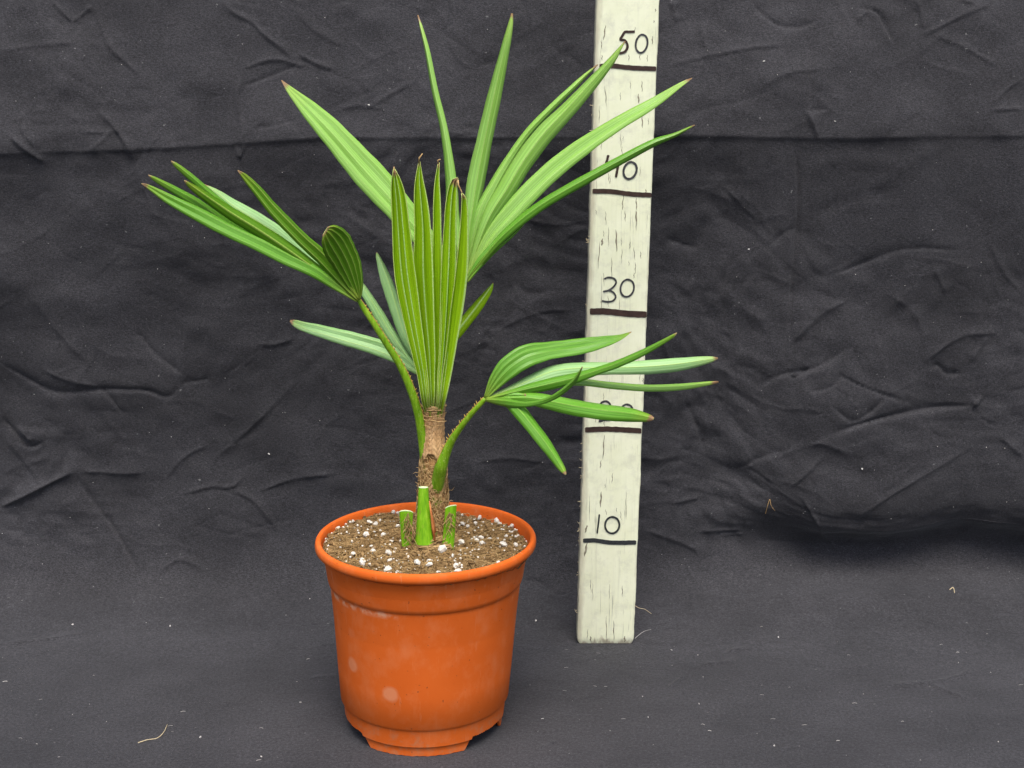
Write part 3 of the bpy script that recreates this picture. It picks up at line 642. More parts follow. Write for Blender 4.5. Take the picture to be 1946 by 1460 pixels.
def petiole(parent_name, pts, sides=10, flat=.75, thorns=None, label=None):
    """pts hub to root: (px,py,width px,Y)"""
    ctrl = []
    for (x, y, w, Y) in pts:
        p = at(x, y, Y); ctrl.append((p.x, p.y, p.z, w*depth(p)/F_PX))
    S = catmull(ctrl, 44); mb = MB(); rows = []
    for i, q in enumerate(S):
        p = Vector(q[:3]); a = Vector(S[max(i-1, 0)][:3]); b = Vector(S[min(i+1, 43)][:3]); T = (b-a).normalized()
        Vd = (p-CAMV).normalized(); side = T.cross(Vd).normalized(); N = side.cross(T)
        row = []
        for k in range(sides):
            t = 2*math.pi*k/sides; row.append(p+side*math.cos(t)*q[3]/2+N*math.sin(t)*q[3]/2*flat)
        rows.append(row)
    base = mb.grid(rows, True); mb.f.append(tuple(base+k for k in range(sides))[::-1]); e = base+43*sides; mb.f.append(tuple(e+k for k in range(sides)))
    o = mb.build('frond_stalk', M['petiole'], palm)
    if thorns:
        tb = MB(); r = random.Random(len(pts)+int(pts[0][0])); sgn, t0, t1, cnt, ln = thorns
        for c in range(cnt):
            f = t0+(t1-t0)*c/(cnt-1); i = min(42, max(1, int(f*43))); q = S[i]; p = Vector(q[:3]); T = (Vector(S[i-1][:3])-Vector(S[i+1][:3])).normalized()
            Vd = (p-CAMV).normalized(); side = T.cross(Vd).normalized()*sgn
            root = p+side*q[3]*.45-Vd*q[3]*.1; tip = root+side*ln*r.uniform(.35, 1.2)+T*ln*r.uniform(.35, .9)
            tb.tube([root-T*.0008, root+(tip-root)*.5, tip], [.0006, .00035, .0001], 5)
            # orange margin the teeth grow from
        edge = [Vector(q[:3])+(Vector(S[min(i+1, 43)][:3])-Vector(S[max(i-1, 0)][:3])).normalized().cross((Vector(q[:3])-CAMV).normalized()).normalized()*(-sgn)*q[3]*.46-(Vector(q[:3])-CAMV).normalized()*q[3]*.12 for i, q in enumerate(S) if t0-.05 <= i/43 <= min(1, t1+.12)]
        tb.tube(edge, .00036, 5)
        tb.build('thorns', M['thorn'], o, stuff=True)
    return o

def Yd(pts, y_tip, y_hub):
    n = len(pts); return [(x, y, w, y_tip+(y_hub-y_tip)*i/(n-1)) for i, (x, y, w) in enumerate(pts)]

# --- frond A: tall pale fan behind the spear
A = petiole('A', [(884, 535, 9, 1.128), (868, 610, 12, 1.128), (848, 690, 15, 1.124), (834, 770, 17, 1.118), (828, 850, 18, 1.112)])
leaflet(A, Yd([(535,153,1),(552,172,14),(585,205,32),(627,248,46),(688,317,58),(747,382,57),(805,450,40),(882,533,9)], 1.145, 1.128), 3, 'leaf_pale', .16, -0.35)
leaflet(A, Yd([(794,29,1.5),(801,56,6),(811,96,9),(826,173,12),(844,249,14),(857,345,21),(860,403,23),(868,460,18),(884,533,6)], 1.165, 1.128), 1, 'leaf_pale', .30, 0.3)
leaflet(A, Yd([(973,26,3),(970,45,9),(963,77,15),(941,173,25),(920,269,30),(905,345,33),(896,403,27),(889,460,14),(884,533,6)], 1.165, 1.128), 1, 'leaf_pale', .30, .05)
leaflet(A, Yd([(1136,123,1),(1113,143,7),(1090,165,11),(1044,209,13),(1002,253,14),(964,307,16),(937,353,20),(911,407,24),(885,533,6)], 1.172, 1.130), 1, 'leaf_pale', .30, 0.2)
leaflet(A, Yd([(1188,79,1),(1178,92,6),(1163,113,13),(1121,161,23),(1079,207,30),(1033,255,35),(994,307,37),(964,357,35),(927,418,25),(885,533,6)], 1.168, 1.126), 1, 'leaf_pale', .28, .2)
leaflet(A, Yd([(1315,149,1),(1300,157,7),(1244,194,19),(1177,233,26),(1119,271,32),(1063,313,36),(1021,351,38),(975,399,36),(927,455,25),(886,533,7)], 1.160, 1.124), 2, 'leaf_pale', .17, 0.35)
leaflet(A, Yd([(1320,238,1),(1308,244,4),(1282,257,8),(1244,271,14),(1186,301,17),(1129,332,18),(1075,362,19),(1033,387,19),(988,420,18),(942,463,16),(886,534,7)], 1.150, 1.122), 1, 'leaf_bright', .26, 0.15)
leaflet(A, Yd([(1000,420,3),(970,447,12),(940,470,18),(912,500,16),(887,535,7)], 1.13, 1.121), 2, 'leaf_bright', .25, -.15)

# --- frond D: low leaf half hidden behind the spear
Dp = petiole('D', [(812, 716, 8, 1.128), (818, 760, 11, 1.124), (822, 820, 13, 1.116), (822, 870, 14, 1.110)])
leaflet(Dp, Yd([(551,610,3),(560,614,13),(575,620,17),(605,628,23),(640,638,27),(684,650,30),(728,664,31),(757,680,24),(780,697,17),(811,717,6)], 1.125, 1.128), 2, 'leaf_glaucous', .14, -0.4)
leaflet(Dp, Yd([(676,525,4),(690,548,15),(712,583,19),(740,630,21),(765,667,20),(788,697,13),(811,717,5)], 1.150, 1.130), 1, 'leaf_glaucous', .22, -0.3)
leaflet(Dp, Yd([(716,480,2),(719,488,8),(729,514,17),(743,554,23),(757,600,22),(772,645,18),(811,717,5)], 1.16, 1.132), 1, 'leaf_glaucous', .24, -0.35)
leaflet(Dp, Yd([(937,538,1.5),(929,552,11),(904,586,20),(878,619,22),(855,650,18),(812,717,6)], 1.15, 1.130), 1, 'leaf_spear', .24, 0.35)

# --- frond B: left leaf on a long thorny stalk
B = petiole('B', [(681, 569, 8, 1.082), (692, 587, 11, 1.083), (708, 611, 12, 1.084), (737, 657, 13, 1.087), (759, 692, 14, 1.090), (781, 741, 16, 1.093), (795, 786, 17, 1.096), (802, 826, 18, 1.099), (806, 862, 18, 1.101), (810, 905, 17, 1.103)], thorns=(-1, .05, .72, 23, .0014))
leaflet(B, Yd([(325,306,1),(334,313,8),(365,338,13),(397,366,14),(430,393,14),(470,424,14),(530,470,12),(600,520,9),(680,570,4)], 1.078, 1.083), 1, 'leaf_bright', .28, -.3)
leaflet(B, Yd([(385,350,2),(410,366,14),(443,392,27),(481,416,32),(522,442,32),(558,470,26),(597,502,17),(640,538,10),(680,570,4)], 1.085, 1.085), 1, 'leaf_glaucous', .12, -.35)
leaflet(B, Yd([(282,333,1),(294,340,8),(332,361,15),(373,385,19),(414,414,20),(456,438,19),(507,468,17),(571,506,14),(679,571,4)], 1.066, 1.081), 1, 'leaf_bright', .26, -0.3)
leaflet(B, Yd([(350,343,1),(360,351,9),(394,375,18),(440,406,23),(486,434,25),(533,465,27),(584,501,24),(626,531,18),(679,570,4)], 1.060, 1.079), 1, 'leaf_dark', .26, -0.2)
leaflet(B, Yd([(269,349,1),(280,354,7),(322,379,19),(378,408,26),(438,439,27),(494,465,27),(545,491,26),(597,516,23),(641,546,14),(679,572,5)], 1.055, 1.078), 2, 'leaf_bright', .22, -0.2)
leaflet(B, Yd([(452,324,1),(463,334,10),(489,362,18),(517,396,22),(545,426,24),(576,457,25),(610,488,26),(641,522,24),(666,552,14),(681,570,5)], 1.066, 1.077), 2, 'leaf_dark', .18, 0.15)
leaflet(B, [(618,439,16,1.050),(624,444,38,1.052),(634,456,56,1.057),(648,478,58,1.064),(661,504,51,1.070),(671,530,39,1.074),(679,555,20,1.077),(682,570,6,1.079)], 5, 'leaf_dark', .20, -.12, label='short blunt lobe curling upright at the hub')

# --- spear C: youngest leaf, still folded like a fan
spear = MB(); st = catmull([(*at(824, 746, 1.1035), 15*1.17/F_PX), (*at(825, 785, 1.1025), 18.5*1.17/F_PX), (*at(825, 850, 1.106), 14*1.17/F_PX)], 12)
spear.tube([s_[:3] for s_ in st], [s_[3] for s_ in st], 14)
Cs = spear.build('spear_stalk', M['stub'], palm)
lev = [756, 715, 674, 595, 520, 434, 380, 345]
CT = {   # tip, left/right edges at the levels above (bottom to top)
 1: ((749,321), [(801,816),(794,813),(784,808),(765,798),(751,789),(746,780),(744,773),(744,763)]),
 2: ((797,307), [(813,826),(810,826),(806,827),(795,825),(787,823),(787,819),(786,812),(788,805)]),
 3: ((834,309), [(824,833),(825,835),(825,838),(823,840),(821,840),(822,838),(823,837),(826,835)]),
 4: ((870,338), [(830,840),(832,846),(835,851),(837,860),(838,865),(842,866),(847,867),(857,869)]),
 5: ((878,368), [(837,848),(841,857),(847,864),(855,877),(864,886),(873,889),(877,887),(None,None)]),
}
for q, (tip, ed) in CT.items():
    pts = [(tip[0], tip[1], 2.5)]
    for y, (a, b) in zip(lev[::-1], ed[::-1]):
        if a is not None: pts.append(((a+b)/2, y, (b-a)*(1.05 if y > 500 else .98)))
    pts.append((824+(q-3)*5.5, 790, 8))
    yo = {1: -.003, 2: .002, 3: .008, 4: .003, 5: -.004}[q]
    n_ = len(pts); P4 = [(x, y, w, 1.0985 if i == n_-1 else 1.086+yo*(1-i/n_)+.0045*i/(n_-2)) for i, (x, y, w) in enumerate(pts)]
    leaflet(Cs, P4, {1: 3, 2: 2, 3: 1, 4: 2, 5: 1}[q], 'leaf_spear', {1: .62, 2: .66, 3: .5, 4: .62, 5: .5}[q], {1: .12, 2: .05, 3: 0, 4: -.1, 5: -.15}[q], flip=-1, n=60, wav=.015, skew={1: -1.1, 2: -1.2, 3: -.9, 4: -.9, 5: -1.1}[q])
tb = MB()   # withered threads on the tips
for pts in ([(796,309),(797,300),(803,292)], [(833,312),(832,305),(837,303)], [(870,342),(871,352),(877,364),(880,376)], [(748,324),(749,317)]):
    tb.tube([at(x, y, 1.087) for x, y in pts], [.0007, .0006, .0004, .0002][:len(pts)] if len(pts) > 2 else [.0008, .0004], 5)
tb.build('withered_threads', M['fibre'], Cs, stuff=True)

# --- frond E: right leaf, splayed and drooping
E_ = petiole('E', [(922, 758, 9, 1.072), (910, 771, 10, 1.073), (897, 785, 10.5, 1.075), (877, 810, 12, 1.079), (859, 836, 15, 1.083), (847, 862, 19, 1.086), (838, 888, 24, 1.088), (833, 912, 25, 1.0935), (829, 932, 22, 1.0975), (826, 950, 9, 1.101)], thorns=(1, .04, .55, 17, .0019))
leaflet(E_, [(1200,631,1,1.10),(1179,641,10,1.098),(1153,648,20,1.095),(1120,655,28,1.092),(1083,661,31,1.088),(1040,667,35,1.082),(1000,677,43,1.076),(966,699,42,1.073),(943,725,28,1.072),(922,757,6,1.072)], 4, 'leaf_bright', .15, lambda t: .55-.6*t, label='broad blade of joined segments bent over at the shoulder')
leaflet(E_, Yd([(1364,681,3),(1350,683,12),(1294,692,25),(1227,698,26),(1161,700,24),(1107,701,25),(1054,707,28),(1014,722,25),(974,739,16),(923,758,4)], 1.09, 1.073), 1, 'leaf_glaucous', .14, 0.35)
leaflet(E_, Yd([(1365,726,3),(1350,728,7),(1294,735,12),(1227,737,13),(1161,732,13),(1107,726,13),(1060,728,12),(1000,742,10),(923,759,3)], 1.11, 1.075), 1, 'leaf_pale', .24, 0.4)
leaflet(E_, Yd([(1286,633,1.5),(1278,639,6),(1227,667,12),(1174,691,14),(1134,705,15),(1094,718,19),(1040,731,22),(1000,740,17),(923,759,4)], 1.06, 1.070), 1, 'leaf_bright', .26, 0.25)
leaflet(E_, Yd([(1242,796,4),(1232,794,15),(1201,788,25),(1147,782,30),(1094,774,30),(1040,763,28),(1005,757,22),(966,757,12),(923,760,4)], 1.048, 1.071), 1, 'leaf_bright', .20, 0.3)
leaflet(E_, Yd([(1107,697,1),(1094,720,7),(1078,736,10),(1056,752,10),(1030,763,9),(995,768,11),(960,764,15),(923,760,5)], 1.022, 1.066), 1, 'leaf_bright', .34, .35)
leaflet(E_, Yd([(1000,752,6),(980,754,16),(955,757,18),(924,759,6)], 1.066, 1.071), 2, 'leaf_bright', .2, .1)
leaflet(E_, Yd([(1075,902,3),(1067,889,13),(1040,848,22),(1008,806,25),(983,777,25),(962,764,17),(924,760,5)], 1.03, 1.069), 1, 'leaf_bright', .20, 0.25)

# --- stem, sheaths, cut stalks, fibres
def stem():
    W = [(792, 19), (806, 18.5), (830, 19), (860, 22), (882, 24), (934, 27), (985, 31), (1012, 34), (1050, 38)]
    rows = []
    S = catmull([(*at(823, y, YC), w*1.16/F_PX) for y, w in W], 50)
    for i, q in enumerate(S):
        row = []
        for k in range(28):
            a = 2*math.pi*k/28; r = q[3]*(1+.06*math.sin(a*3+i*.3)+.05*mnoise.noise((math.cos(a)*2, math.sin(a)*2, i*.3)))
            row.append((q[0]+r*math.cos(a), q[1]+r*math.sin(a), q[2]))
        rows.append(row)
    mb = MB(); b = mb.grid(rows, True); mb.f.append(tuple(b+k for k in range(28)))
    trunk = mb.build('stem', M['core'], palm)
    # tan papery sheath round the upper stem, torn at the top, ribbed
    rows = []; rs = random.Random(4)
    tops = [rs.uniform(0, 1) for _ in range(33)]
    for i in range(26):
        f = i/25; row = []
        for k in range(33):
            a = -2.75+2.6*k/32      # from back-left round the front to the right
            ytop = 772+14*math.sin(k*.7)+10*tops[k]*(1 if k % 3 else 0)-(18 if k > 24 else 0); y = ytop+(862-ytop)*f+6*math.sin(k*.4)*f
            c = at(824, y, YC-.001); w = np.interp(y, [760, 800, 830, 862], [22, 20.5, 20.5, 23.5])*1.16/F_PX
            w *= 1+.035*math.sin(f*55+k*.35)+.03*math.sin(k*1.9)
            row.append((c.x+w*math.cos(a), c.y+w*math.sin(a), c.z+.0008*math.sin(k*.9)))
        rows.append(row)
    mb = MB(); mb.grid(rows); mb.build('papery_sheath', M['sheath'], trunk, solid=.0006, sharp=50)
    # loose net of fibres
    rf = random.Random(9); mb = MB()
    def rad(y): return float(np.interp(y, [764, 800, 830, 860, 882, 934, 985, 1012, 1050], [21, 20, 20.5, 23.5, 25.5, 28.5, 32.5, 35.5, 39.5]))*1.16/F_PX
    for i in range(520):
        y = rf.uniform(855, 1040) if i > 60 else rf.uniform(764, 855); a = rf.uniform(-3.3, .2) if i > 60 else rf.uniform(-3.3, -1.75)
        s = rf.choice((-1, 1)); slope = rf.choice((.5, 1.2, 2.5)); l = rf.uniform(.6, 1.5); pts = []
        for t in range(6):
            aa = a+s*l*t/5/(1+slope*.5); yy = y+slope*l*t/5*14+rf.uniform(-1.2, 1.2); c = at(823, min(yy, 1048), YC); r = rad(yy)*(1.01+rf.uniform(0, .05))
            pts.append((c.x+r*math.cos(aa), c.y+r*math.sin(aa), c.z))
        mb.tube(pts, rf.uniform(.00014, .00036), 3, False)
    for i in range(16):        # stray ends sticking out
        y = rf.uniform(870, 1030); a = rf.choice((rf.uniform(-.5, .3), rf.uniform(-3.4, -2.7))); c = at(823, y, YC); r = rad(y)
        d = Vector((math.cos(a), math.sin(a), rf.uniform(-.3, 1.))); p = Vector((c.x+r*math.cos(a), c.y+r*math.sin(a), c.z)); l = rf.uniform(.002, .007)
        mb.tube([p, p+d*l*.5+Vector((0, 0, rf.uniform(-.001, .001))), p+d*l*.8+Vector((0, 0, rf.uniform(-.002, .003)))], [.0003, .0002, .0001], 3, False)
    for bx, by, yy in ((774, 985, 1.086), (776, 1005, 1.085), (855, 985, 1.088)):
        for i in range(34):
            p = at(bx+rf.uniform(-5, 6), by+rf.uniform(-14, 22), yy+rf.uniform(-.001, .003)); d = Vector((rf.uniform(-.6, .6), rf.uniform(-.2, .2), -1)); l = rf.uniform(.003, .009)
            mb.tube([p, p+d*l*.5+Vector((rf.uniform(-.001, .001), 0, 0)), p+d*l+Vector((rf.uniform(-.002, .002), 0, 0))], rf.uniform(.00015, .00032), 3, False)
    # band of fibres tied round the neck of the spear
    for i in range(15):
        y0 = rf.uniform(758, 806); a0 = rf.uniform(-3.6, -2.4); pts = []; sl = rf.uniform(-14, 14)
        for t in range(9):
            aa = a0+t/8*rf.uniform(2.2, 3.0); c = at(824, y0+sl*t/8+rf.uniform(-1.5, 1.5), YC-.003); r = 23.5*1.16/F_PX*(1+rf.uniform(-.02, .06)); pts.append((c.x+r*math.cos(aa), c.y+r*math.sin(aa)*.9, c.z))
        mb.tube(pts, rf.uniform(.0002, .00042), 4, False)
    # nest of fibre at the foot
    for i in range(420):
        a = rf.uniform(-3.3, .25); r = rf.uniform(.013, .021); x0, y0 = PALM_BASE.x+r*math.cos(a), YC-.002+r*math.sin(a); z = soil_h(x0, y0)+.0005; pts = []
        hgt = rf.uniform(0, .006)*(1 if r < .017 else .4)
        for t in range(5):
            aa = a+rf.uniform(.7, 1.1)*t/4*rf.choice((1, 1)); rr_ = r+rf.uniform(-.0012, .0012); pts.append((PALM_BASE.x+rr_*math.cos(aa), YC-.002+rr_*math.sin(aa), z+hgt*(.4+.2*t)+rf.uniform(-.0004, .0006)))
        mb.tube(pts, rf.uniform(.00016, .00042), 3, False)
    mb.build('stem_fibres', M['fibre'], trunk, stuff=True)
    return trunk
trunk = stem()

def stub(bot, top, wb, wt, thick, face, Yb, Yt, cut=True, arc=1.9, skew=0, label=None, lean=(0, 0)):
    """cut-off leaf base: crescent-section sheath. face: angle the convex side looks to (-pi/2 = camera)"""
    pb, pt_ = at(*bot, Yb), at(*top, Yt); N = 20; K = 18; rows = []
    for i in range(N):
        f = i/(N-1); c = pb.lerp(pt_, f); w = (wb+(wt-wb)*(f**.8))*1.15/F_PX/2; row = []
        for k in range(K):
            a = face-arc/2+arc*k/(K-1); s_ = w/math.sin(min(arc, 3.14)/2)
            row.append((c.x+s_*(math.cos(a)-math.cos(face)*.6), c.y+s_*(math.sin(a)-math.sin(face)*.6), c.z+(skew*(k/(K-1)-.5) if i == N-1 else 0)))
        for k in range(K-1, -1, -1):
            a = face-arc/2+arc*k/(K-1); s_ = w/math.sin(min(arc, 3.14)/2); e = thick*math.sin(math.pi*(k+.6)/(K+.2))+.0003
            row.append((c.x+s_*(math.cos(a)-math.cos(face)*.6)-e*math.cos(face), c.y+s_*(math.sin(a)-math.sin(face)*.6)-e*math.sin(face), c.z+(skew*(k/(K-1)-.5) if i == N-1 else 0)))
        rows.append(row)
    mb = MB(); mb.grid(rows, True); o = mb.build('cut_stalk', M['stub'], palm, sharp=50)
    if label: o['label'] = label
    mb = MB(); mb.v = [tuple(p) for p in rows[-1]]; n = len(mb.v)
    for k in range(K-1): mb.f.append((k, k+1, n-2-k, n-1-k))
    mb.v = [(p[0], p[1], p[2]+.0002) for p in mb.v]
    mb.build('cut_face', M['cut'], o, smooth=False, solid=.0004)
    return o
stub((806, 1034), (804.5, 927), 36, 18, .0034, -1.60, 1.0865, 1.0925, arc=2.0, label='tallest cut leaf stalk with pale cut top')
stub((772, 1044), (771, 972), 15, 26, .0011, 1.75, 1.087, 1.0895, arc=3.0, skew=.001)
stub((853, 1044), (859, 962), 24, 22, .0012, 1.25, 1.088, 1.092, arc=2.9, skew=-.003)
# rust-coloured margin beside the tall cut stalk
mb = MB(); mb.tube([at(x, y, 1.0865) for x, y in ((816, 952), (820, 980), (823, 1005), (826, 1028))], [.0004, .0009, .0011, .0008], 6)
mb.tube([at(x, y, 1.0875) for x, y in ((818, 965), (823, 990), (828, 1012))], [.0003, .0007, .0006], 6)
mb.build('rusty_margin', simple('rusty_margin', rgb(.38, .10, .025), rgb(.55, .22, .07), 200), trunk)

# ------------------------------------------------------------------ measuring stick
SY = 1.25; S_B, S_T = at(1150.5, 1222, SY), at(1193.5, 0, SY)
S_DIR = (S_T-S_B).normalized(); S_X = Vector((1, 0, 0)); S_X = (S_X-S_DIR*S_X.dot(S_DIR)).normalized(); S_Nf = S_DIR.cross(S_X)   # towards +Y or -Y
if S_Nf.y > 0: S_Nf = -S_Nf
STICK = Vector((S_B.x, SY, 0)); S_W = .0497; S_TH = .019
def stick_face(px, py, lift):
    """point on the stick's front face"""
    p = at(px, py, SY); return p+S_Nf*lift
def build_stick():
    st = thing('measuring_stick', STICK, 'upright cream painted wooden measuring stick with handwritten centimetre marks', 'measuring stick')
    L = .60; N = 260; rows = []; rs = random.Random(2)
    corner = []
    for cx, cy, a0 in ((1, -1, -90), (1, 1, 0), (-1, 1, 90), (-1, -1, 180)):
        for t in range(4): corner.append((cx, cy, math.radians(a0+30*t)))
    for i in range(N+1):
        z = L*i/N; c = STICK+S_DIR*z; row = []
        c = Vector((STICK.x+S_DIR.x*z, SY, z))
        wl_ = .0006*mnoise.noise((z*35, 0, 1))+.00045*mnoise.noise((z*140, 0, 1)); wr = .0005*mnoise.noise((z*30, 5, 1))+.0003*mnoise.noise((z*160, 5, 1))
        if z > .548: wr -= .0018*min(1, (z-.548)/.003)*(1 if z < .556 else .35)
        trim = .0016*max(0, 1-z/.0035)
        for cx, cy, a in corner:
            r = .0014+(.0010*max(0, mnoise.noise((z*60, cx*3, cy*2))) if cx < 0 else 0)
            x = cx*(S_W/2-r-trim)+r*math.cos(a)+(wl_ if cx < 0 else wr); y = cy*(S_TH/2-r-trim*.5)+r*math.sin(a)
            zz = z
            if i == 0: zz = 0
            elif i < 3: zz = z+.0
            row.append((c.x+x, SY+S_TH/2+y, zz))
        rows.append(row)
    mb = MB(); b = mb.grid(rows, True); n = len(rows[0]); mb.f.append(tuple(b+k for k in range(n))); e = b+N*n; mb.f.append(tuple(e+k for k in range(n))[::-1])
    mb.build('plank', M['stick'], st, sharp=40)
    # marker lines
    for pts, hh, mt in (([(1139,126),(1165,125.5),(1200,129),(1247,131)], 9, 'ink'), ([(1126,363.5),(1160,364),(1200,369),(1238,371)], 9, 'ink'), ([(1121,592),(1150,592),(1190,596),(1229,598)], 12, 'ink'), ([(1112,817),(1150,815.5),(1190,817),(1219,819)], 10, 'ink'), ([(1108,1027.5),(1130,1027),(1160,1031),(1209,1031)], 8, 'ink_black')):
        S = catmull([(x, y, 0) for x, y in pts], 40); rows = []
        for i, q in enumerate(S):
            h1 = hh/2+.7*mnoise.noise((q[0]*.12, 1, hh)); h2 = hh/2+.7*mnoise.noise((q[0]*.12, 9, hh))
            if i in (0, 39): h1 *= .8; h2 *= .8
            rows.append([stick_face(q[0], q[1]-h1, .0003), stick_face(q[0], q[1]+h2, .0003)])
        mb = MB(); mb.grid(rows); mb.build('tick_mark', M[mt], st, smooth=False, solid=.0002)
    def stroke(mb, pts, w, n=None):
        S = catmull([(x, y, 0) for x, y in pts], n or max(14, 6*len(pts))); rows = []
        for i, q in enumerate(S):
            a, b = S[max(0, i-1)], S[min(len(S)-1, i+1)]; t = np.array([b[0]-a[0], b[1]-a[1]]); t /= np.linalg.norm(t)+1e-9; nn = np.array([-t[1], t[0]])
            ww = w/2*(1+.14*mnoise.noise((q[0]*.2, q[1]*.2, 3)))*(0.7 if i in (0, len(S)-1) else 1)
            rows.append([stick_face(q[0]+nn[0]*ww, q[1]+nn[1]*ww, .00033+.00002*i/len(S)), stick_face(q[0]-nn[0]*ww, q[1]-nn[1]*ww, .00033+.00002*i/len(S))])
        mb.grid(rows)
    def zero(cx, cy, rx, ry, tilt):
        return [(cx+rx*math.cos(t)*math.cos(tilt)-ry*math.sin(t)*math.sin(tilt), cy+rx*math.cos(t)*math.sin(tilt)+ry*math.sin(t)*math.cos(tilt)) for t in [-1.35-6.4*k/12 for k in range(13)]]
    A_ = lambda P: [(1080+x/3.648, y/3.648) for x, y in P]; B_ = lambda P: [(1080+x/3.476, 400+y/3.476) for x, y in P]; C_ = lambda P: [(1060+x/3.317, 820+y/3.317) for x, y in P]
    digits = [
      ('five', [A_([(460,220),(420,221),(393,222),(375,248),(362,274),(390,280),(408,305),(408,335),(390,360),(352,371)])], 4.6, 'ink'),
      ('zero', [A_(zero(508, 303, 40, 64, .18))], 3.6, 'ink_grey'),
      ('four', [A_([(278,1075),(270,1105),(262,1150),(300,1158),(352,1150)]), A_([(350,1118),(342,1165),(330,1230)])], 4.6, 'ink'),
      ('zero', [A_(zero(428, 1182, 44, 60, .32))], 4.2, 'ink_grey'),
      ('three', [B_([(237,453),(262,443),(300,449),(316,474),(297,506),(262,529),(230,536)]), B_([(240,534),(268,529),(300,544),(313,570),(297,595),(262,603),(222,597)])], 3.4, 'ink_grey'),
      ('zero', [B_(zero(389, 513, 44, 58, .22))], 3.4, 'ink_grey'),
      ('two', [B_([(207,1287),(225,1266),(253,1261),(275,1279),(274,1302),(245,1350),(205,1392),(235,1384),(278,1384)])], 3.8, 'ink_grey'),
      ('zero', [B_(zero(386, 1333, 41, 53, .1))], 3.6, 'ink_grey'),
      ('one', [C_([(262,522),(257,570),(248,643)])], 3.2, 'ink_black'),
      ('zero', [C_(zero(343, 590, 45, 52, .12))], 3.6, 'ink_black'),
    ]
    for nm, strokes, w, mt in digits:
        mb = MB()
        for s_ in strokes: stroke(mb, s_, w)
        mb.build('digit_'+nm, M[mt], st, smooth=False, solid=.0002)
    # splits where the paint has cracked open along the grain
    cracks = [(A_([(a, b), (c_, d)]), w/3.648) for a, b, c_, d, w in ((258,175,245,280,8),(235,380,232,420,5),(253,590,265,740,5),(484,650,490,720,9),(512,800,514,890,7),(510,560,512,640,5),(583,250,583,310,6),(595,140,594,160,5),(375,1390,378,1460,5),(470,1370,474,1460,6),(538,1310,538,1345,6),(605,60,606,82,6),(548,380,547,430,4),(322,410,324,440,4),(495,360,496,420,4),(360,640,362,700,3),(430,560,432,620,3),(230,980,228,1040,3),(300,900,302,960,3),(555,820,556,870,3))]
    cracks += [(B_([(a, b), (c_, d)]), w/3.476) for a, b, c_, d, w in ((375,0,376,75,5),(448,0,450,75,7),(315,125,320,275,9),(225,185,222,235,12),(210,200,195,390,5),(287,310,286,450,4),(432,240,440,330,4),(443,340,443,420,4),(478,270,478,320,4),(435,410,433,450,4),(263,560,264,640,3),(235,1370,238,1430,4),(498,930,497,970,5),(494,1105,494,1140,5),(233,1200,234,1260,2.5),(232,130,236,180,3),(350,180,352,240,3),(400,330,402,370,3))]
    cracks += [(C_([(a, b), (c_, d)]), w/3.317) for a, b, c_, d, w in ((293,20,285,180,6),(272,180,268,235,5),(275,378,268,480,9),(345,260,342,330,4),(430,370,432,560,3),(370,480,370,510,3),(300,490,310,530,3),(185,590,172,640,10),(395,500,400,560,3),(305,1160,308,1335,4),(352,1190,354,1320,5),(327,960,324,1060,2.5),(185,700,168,790,12),(420,1290,424,1330,9),(208,1290,206,1325,7),(205,930,210,1020,3))]
    rs = random.Random(12)
    for q in range(26):
        y = rs.choice((rs.uniform(10, 580), rs.uniform(0, 1210))); xl = np.interp(y, [0, 1222], [1133.5, 1096.5]); x = xl+rs.uniform(9, 106); l = rs.uniform(8, 40); cracks.append(([(x, y), (x+rs.uniform(-2, 2), y+l)], rs.uniform(.6, 1.3)))
    mb = MB()
    for (p0, p1), w in cracks:
        rows = []; ph = rs.uniform(0, 6)
        for i in range(13):
            t = i/12; ww = w/2*(math.sin(math.pi*min(1, max(0, t)))**.7+.08)*(1+.22*math.sin(t*17+ph)); x = p0[0]+(p1[0]-p0[0])*t+.5*math.sin(t*11+ph); y = p0[1]+(p1[1]-p0[1])*t
            rows.append([stick_face(x-ww, y, .00012), stick_face(x+ww, y, .00012)])
        mb.grid(rows)
    mb.build('paint_cracks', simple('bare_split_wood', rgb(.11, .098, .065), rgb(.34, .31, .22), 300, .9), st, smooth=False, stuff=True)
    # frayed splinters on the left arris
    mb = MB(); rs = random.Random(8)
    for y0, cnt, sp in ((965, 4, 20), (1005, 9, 14), (1024, 8, 8), (900, 5, 30), (1080, 4, 15), (1165, 2, 8), (455, 6, 6), (575, 3, 10), (700, 3, 40), (300, 3, 40), (230, 3, 30), (860, 4, 30)):
        for k in range(cnt):
            y = y0+rs.uniform(-sp, sp); xl = np.interp(y, [0, 1222], [1133.5, 1096.5])+1; p = at(xl, y, SY+.003); l = rs.uniform(.0012, .0045)
            d = Vector((-1, rs.uniform(-.5, .3), rs.uniform(-.6, .9)))
            mb.tube([p+Vector((.001, 0, 0)), p+d*l*.5, p+d*l*.8+Vector((0, 0, rs.uniform(-.0015, .002)))], [.00035, .00025, .0001], 3, False)
    mb.build('splinters', M['straw'], st, stuff=True)
build_stick()

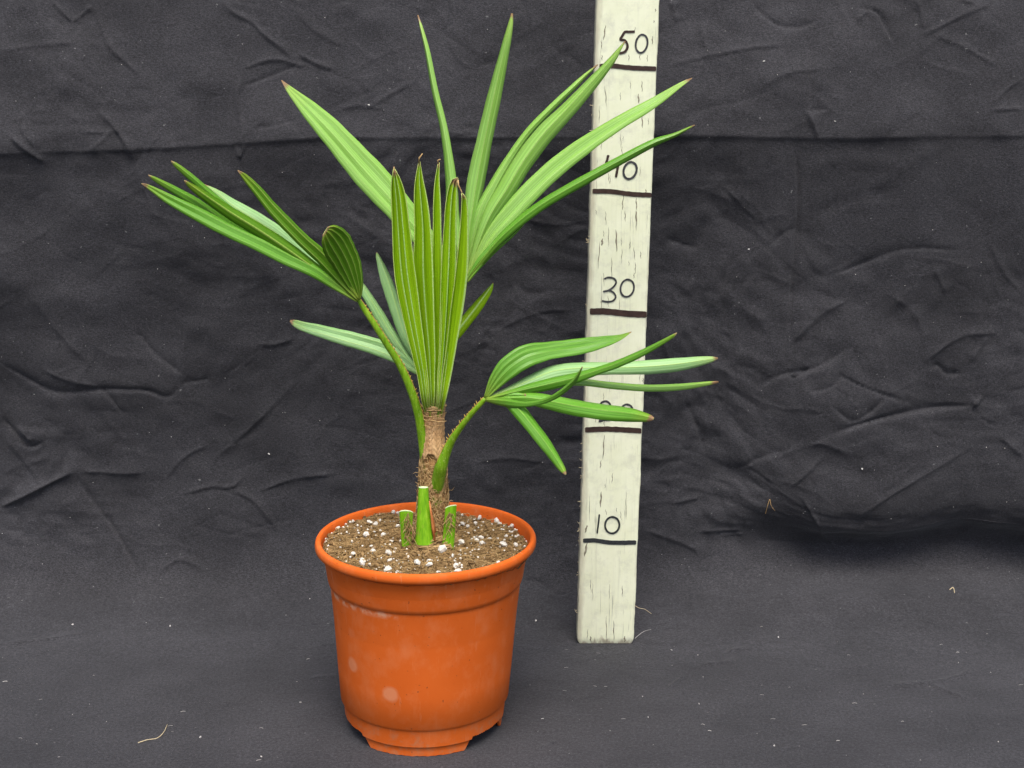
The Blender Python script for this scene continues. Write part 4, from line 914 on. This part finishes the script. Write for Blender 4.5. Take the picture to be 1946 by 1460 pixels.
# ------------------------------------------------------------------ bits on the cloth
def fibre_thing(pts, r, label, mat='straw', lift=.0006):
    S = [on_cloth(x, y, lift+(.0012 if i % 2 else 0)) for i, (x, y) in enumerate(pts)]
    sm = catmull([tuple(p) for p in S], 6*len(S)); c = Vector(sm[0])
    mb = MB(); mb.tube([Vector(p)-c for p in sm], [r*(1-.5*i/len(sm)) for i in range(len(sm))], 5)
    o = mb.build('dry_fibre', M[mat]); o.location = c
    return tag(o, label, 'plant fibre')
fibre_thing([(263,1412),(280,1406),(299,1403),(311,1393),(319,1378)], .00042, 'pale curled fibre lying alone on the black cloth floor left of the pot')
fibre_thing([(1453,973),(1459,960),(1462,951),(1466,960),(1473,973)], .00035, 'brown bent fibre caught on the hanging black cloth', 'fibre')
fibre_thing([(1206,1150),(1217,1156),(1226,1158),(1238,1167)], .00035, 'tan straw strand beside the foot of the measuring stick')
fibre_thing([(1206,1213),(1216,1206),(1226,1200),(1238,1196)], .00028, 'fuzzy lint thread on the cloth at the foot of the measuring stick', 'lint')
fibre_thing([(1806,1121),(1811,1117),(1815,1128)], .0005, 'small yellowish crumb caught in the dark fold of the cloth')
mb = MB(); rs = random.Random(21)
for i in range(100):
    x, y = (rs.uniform(0, 1946), 1165+290*rs.random()**.8)
    if 600 < x < 1000 and y > 1150: continue
    p = on_cloth(x, y, .0002); r = rs.choice((.00018, .00022, .00025, .0003, .0005))*rs.uniform(.7, 1.3)
    if rs.random() < .45:
        a = rs.uniform(-.5, .5); l = rs.uniform(.001, .004); d = Vector((math.cos(a), math.sin(a), 0))
        mb.tube([p, p+d*l*.5+Vector((0, rs.uniform(-.0006, .0006), .0003)), p+d*l], r*.45, 3, False)
    else: mb.ico(p, r, (1, 1, .7), .3, rs)
for x, y in [(137,1188),(322,1190),(380,1400),(497,1437),(570,1334),(590,1140),(1276,1235),(1480,1211),(1472,1418),(1330,1338),(1423,475),(509,864),(1585,232),(1450,120),(1640,893),(700,200),(1018,1180)]:
    mb.ico(on_cloth(x, y, .0003), rs.uniform(.0006, .0010), (1.3, 1, .8), .3, rs)
for i in range(110):
    x, y = rs.uniform(0, 1946), rs.uniform(20, 1120); mb.ico(on_cloth(x, y, .0002), rs.uniform(.0002, .0004), (1, 1, 1), .3, rs)
lo = mb.build('lint', M['lint'], None, smooth=False, stuff=True); lo['label'] = 'white lint specks scattered over the black cloth'; lo['category'] = 'lint'

scene.render.resolution_x, scene.render.resolution_y = 1024, 768
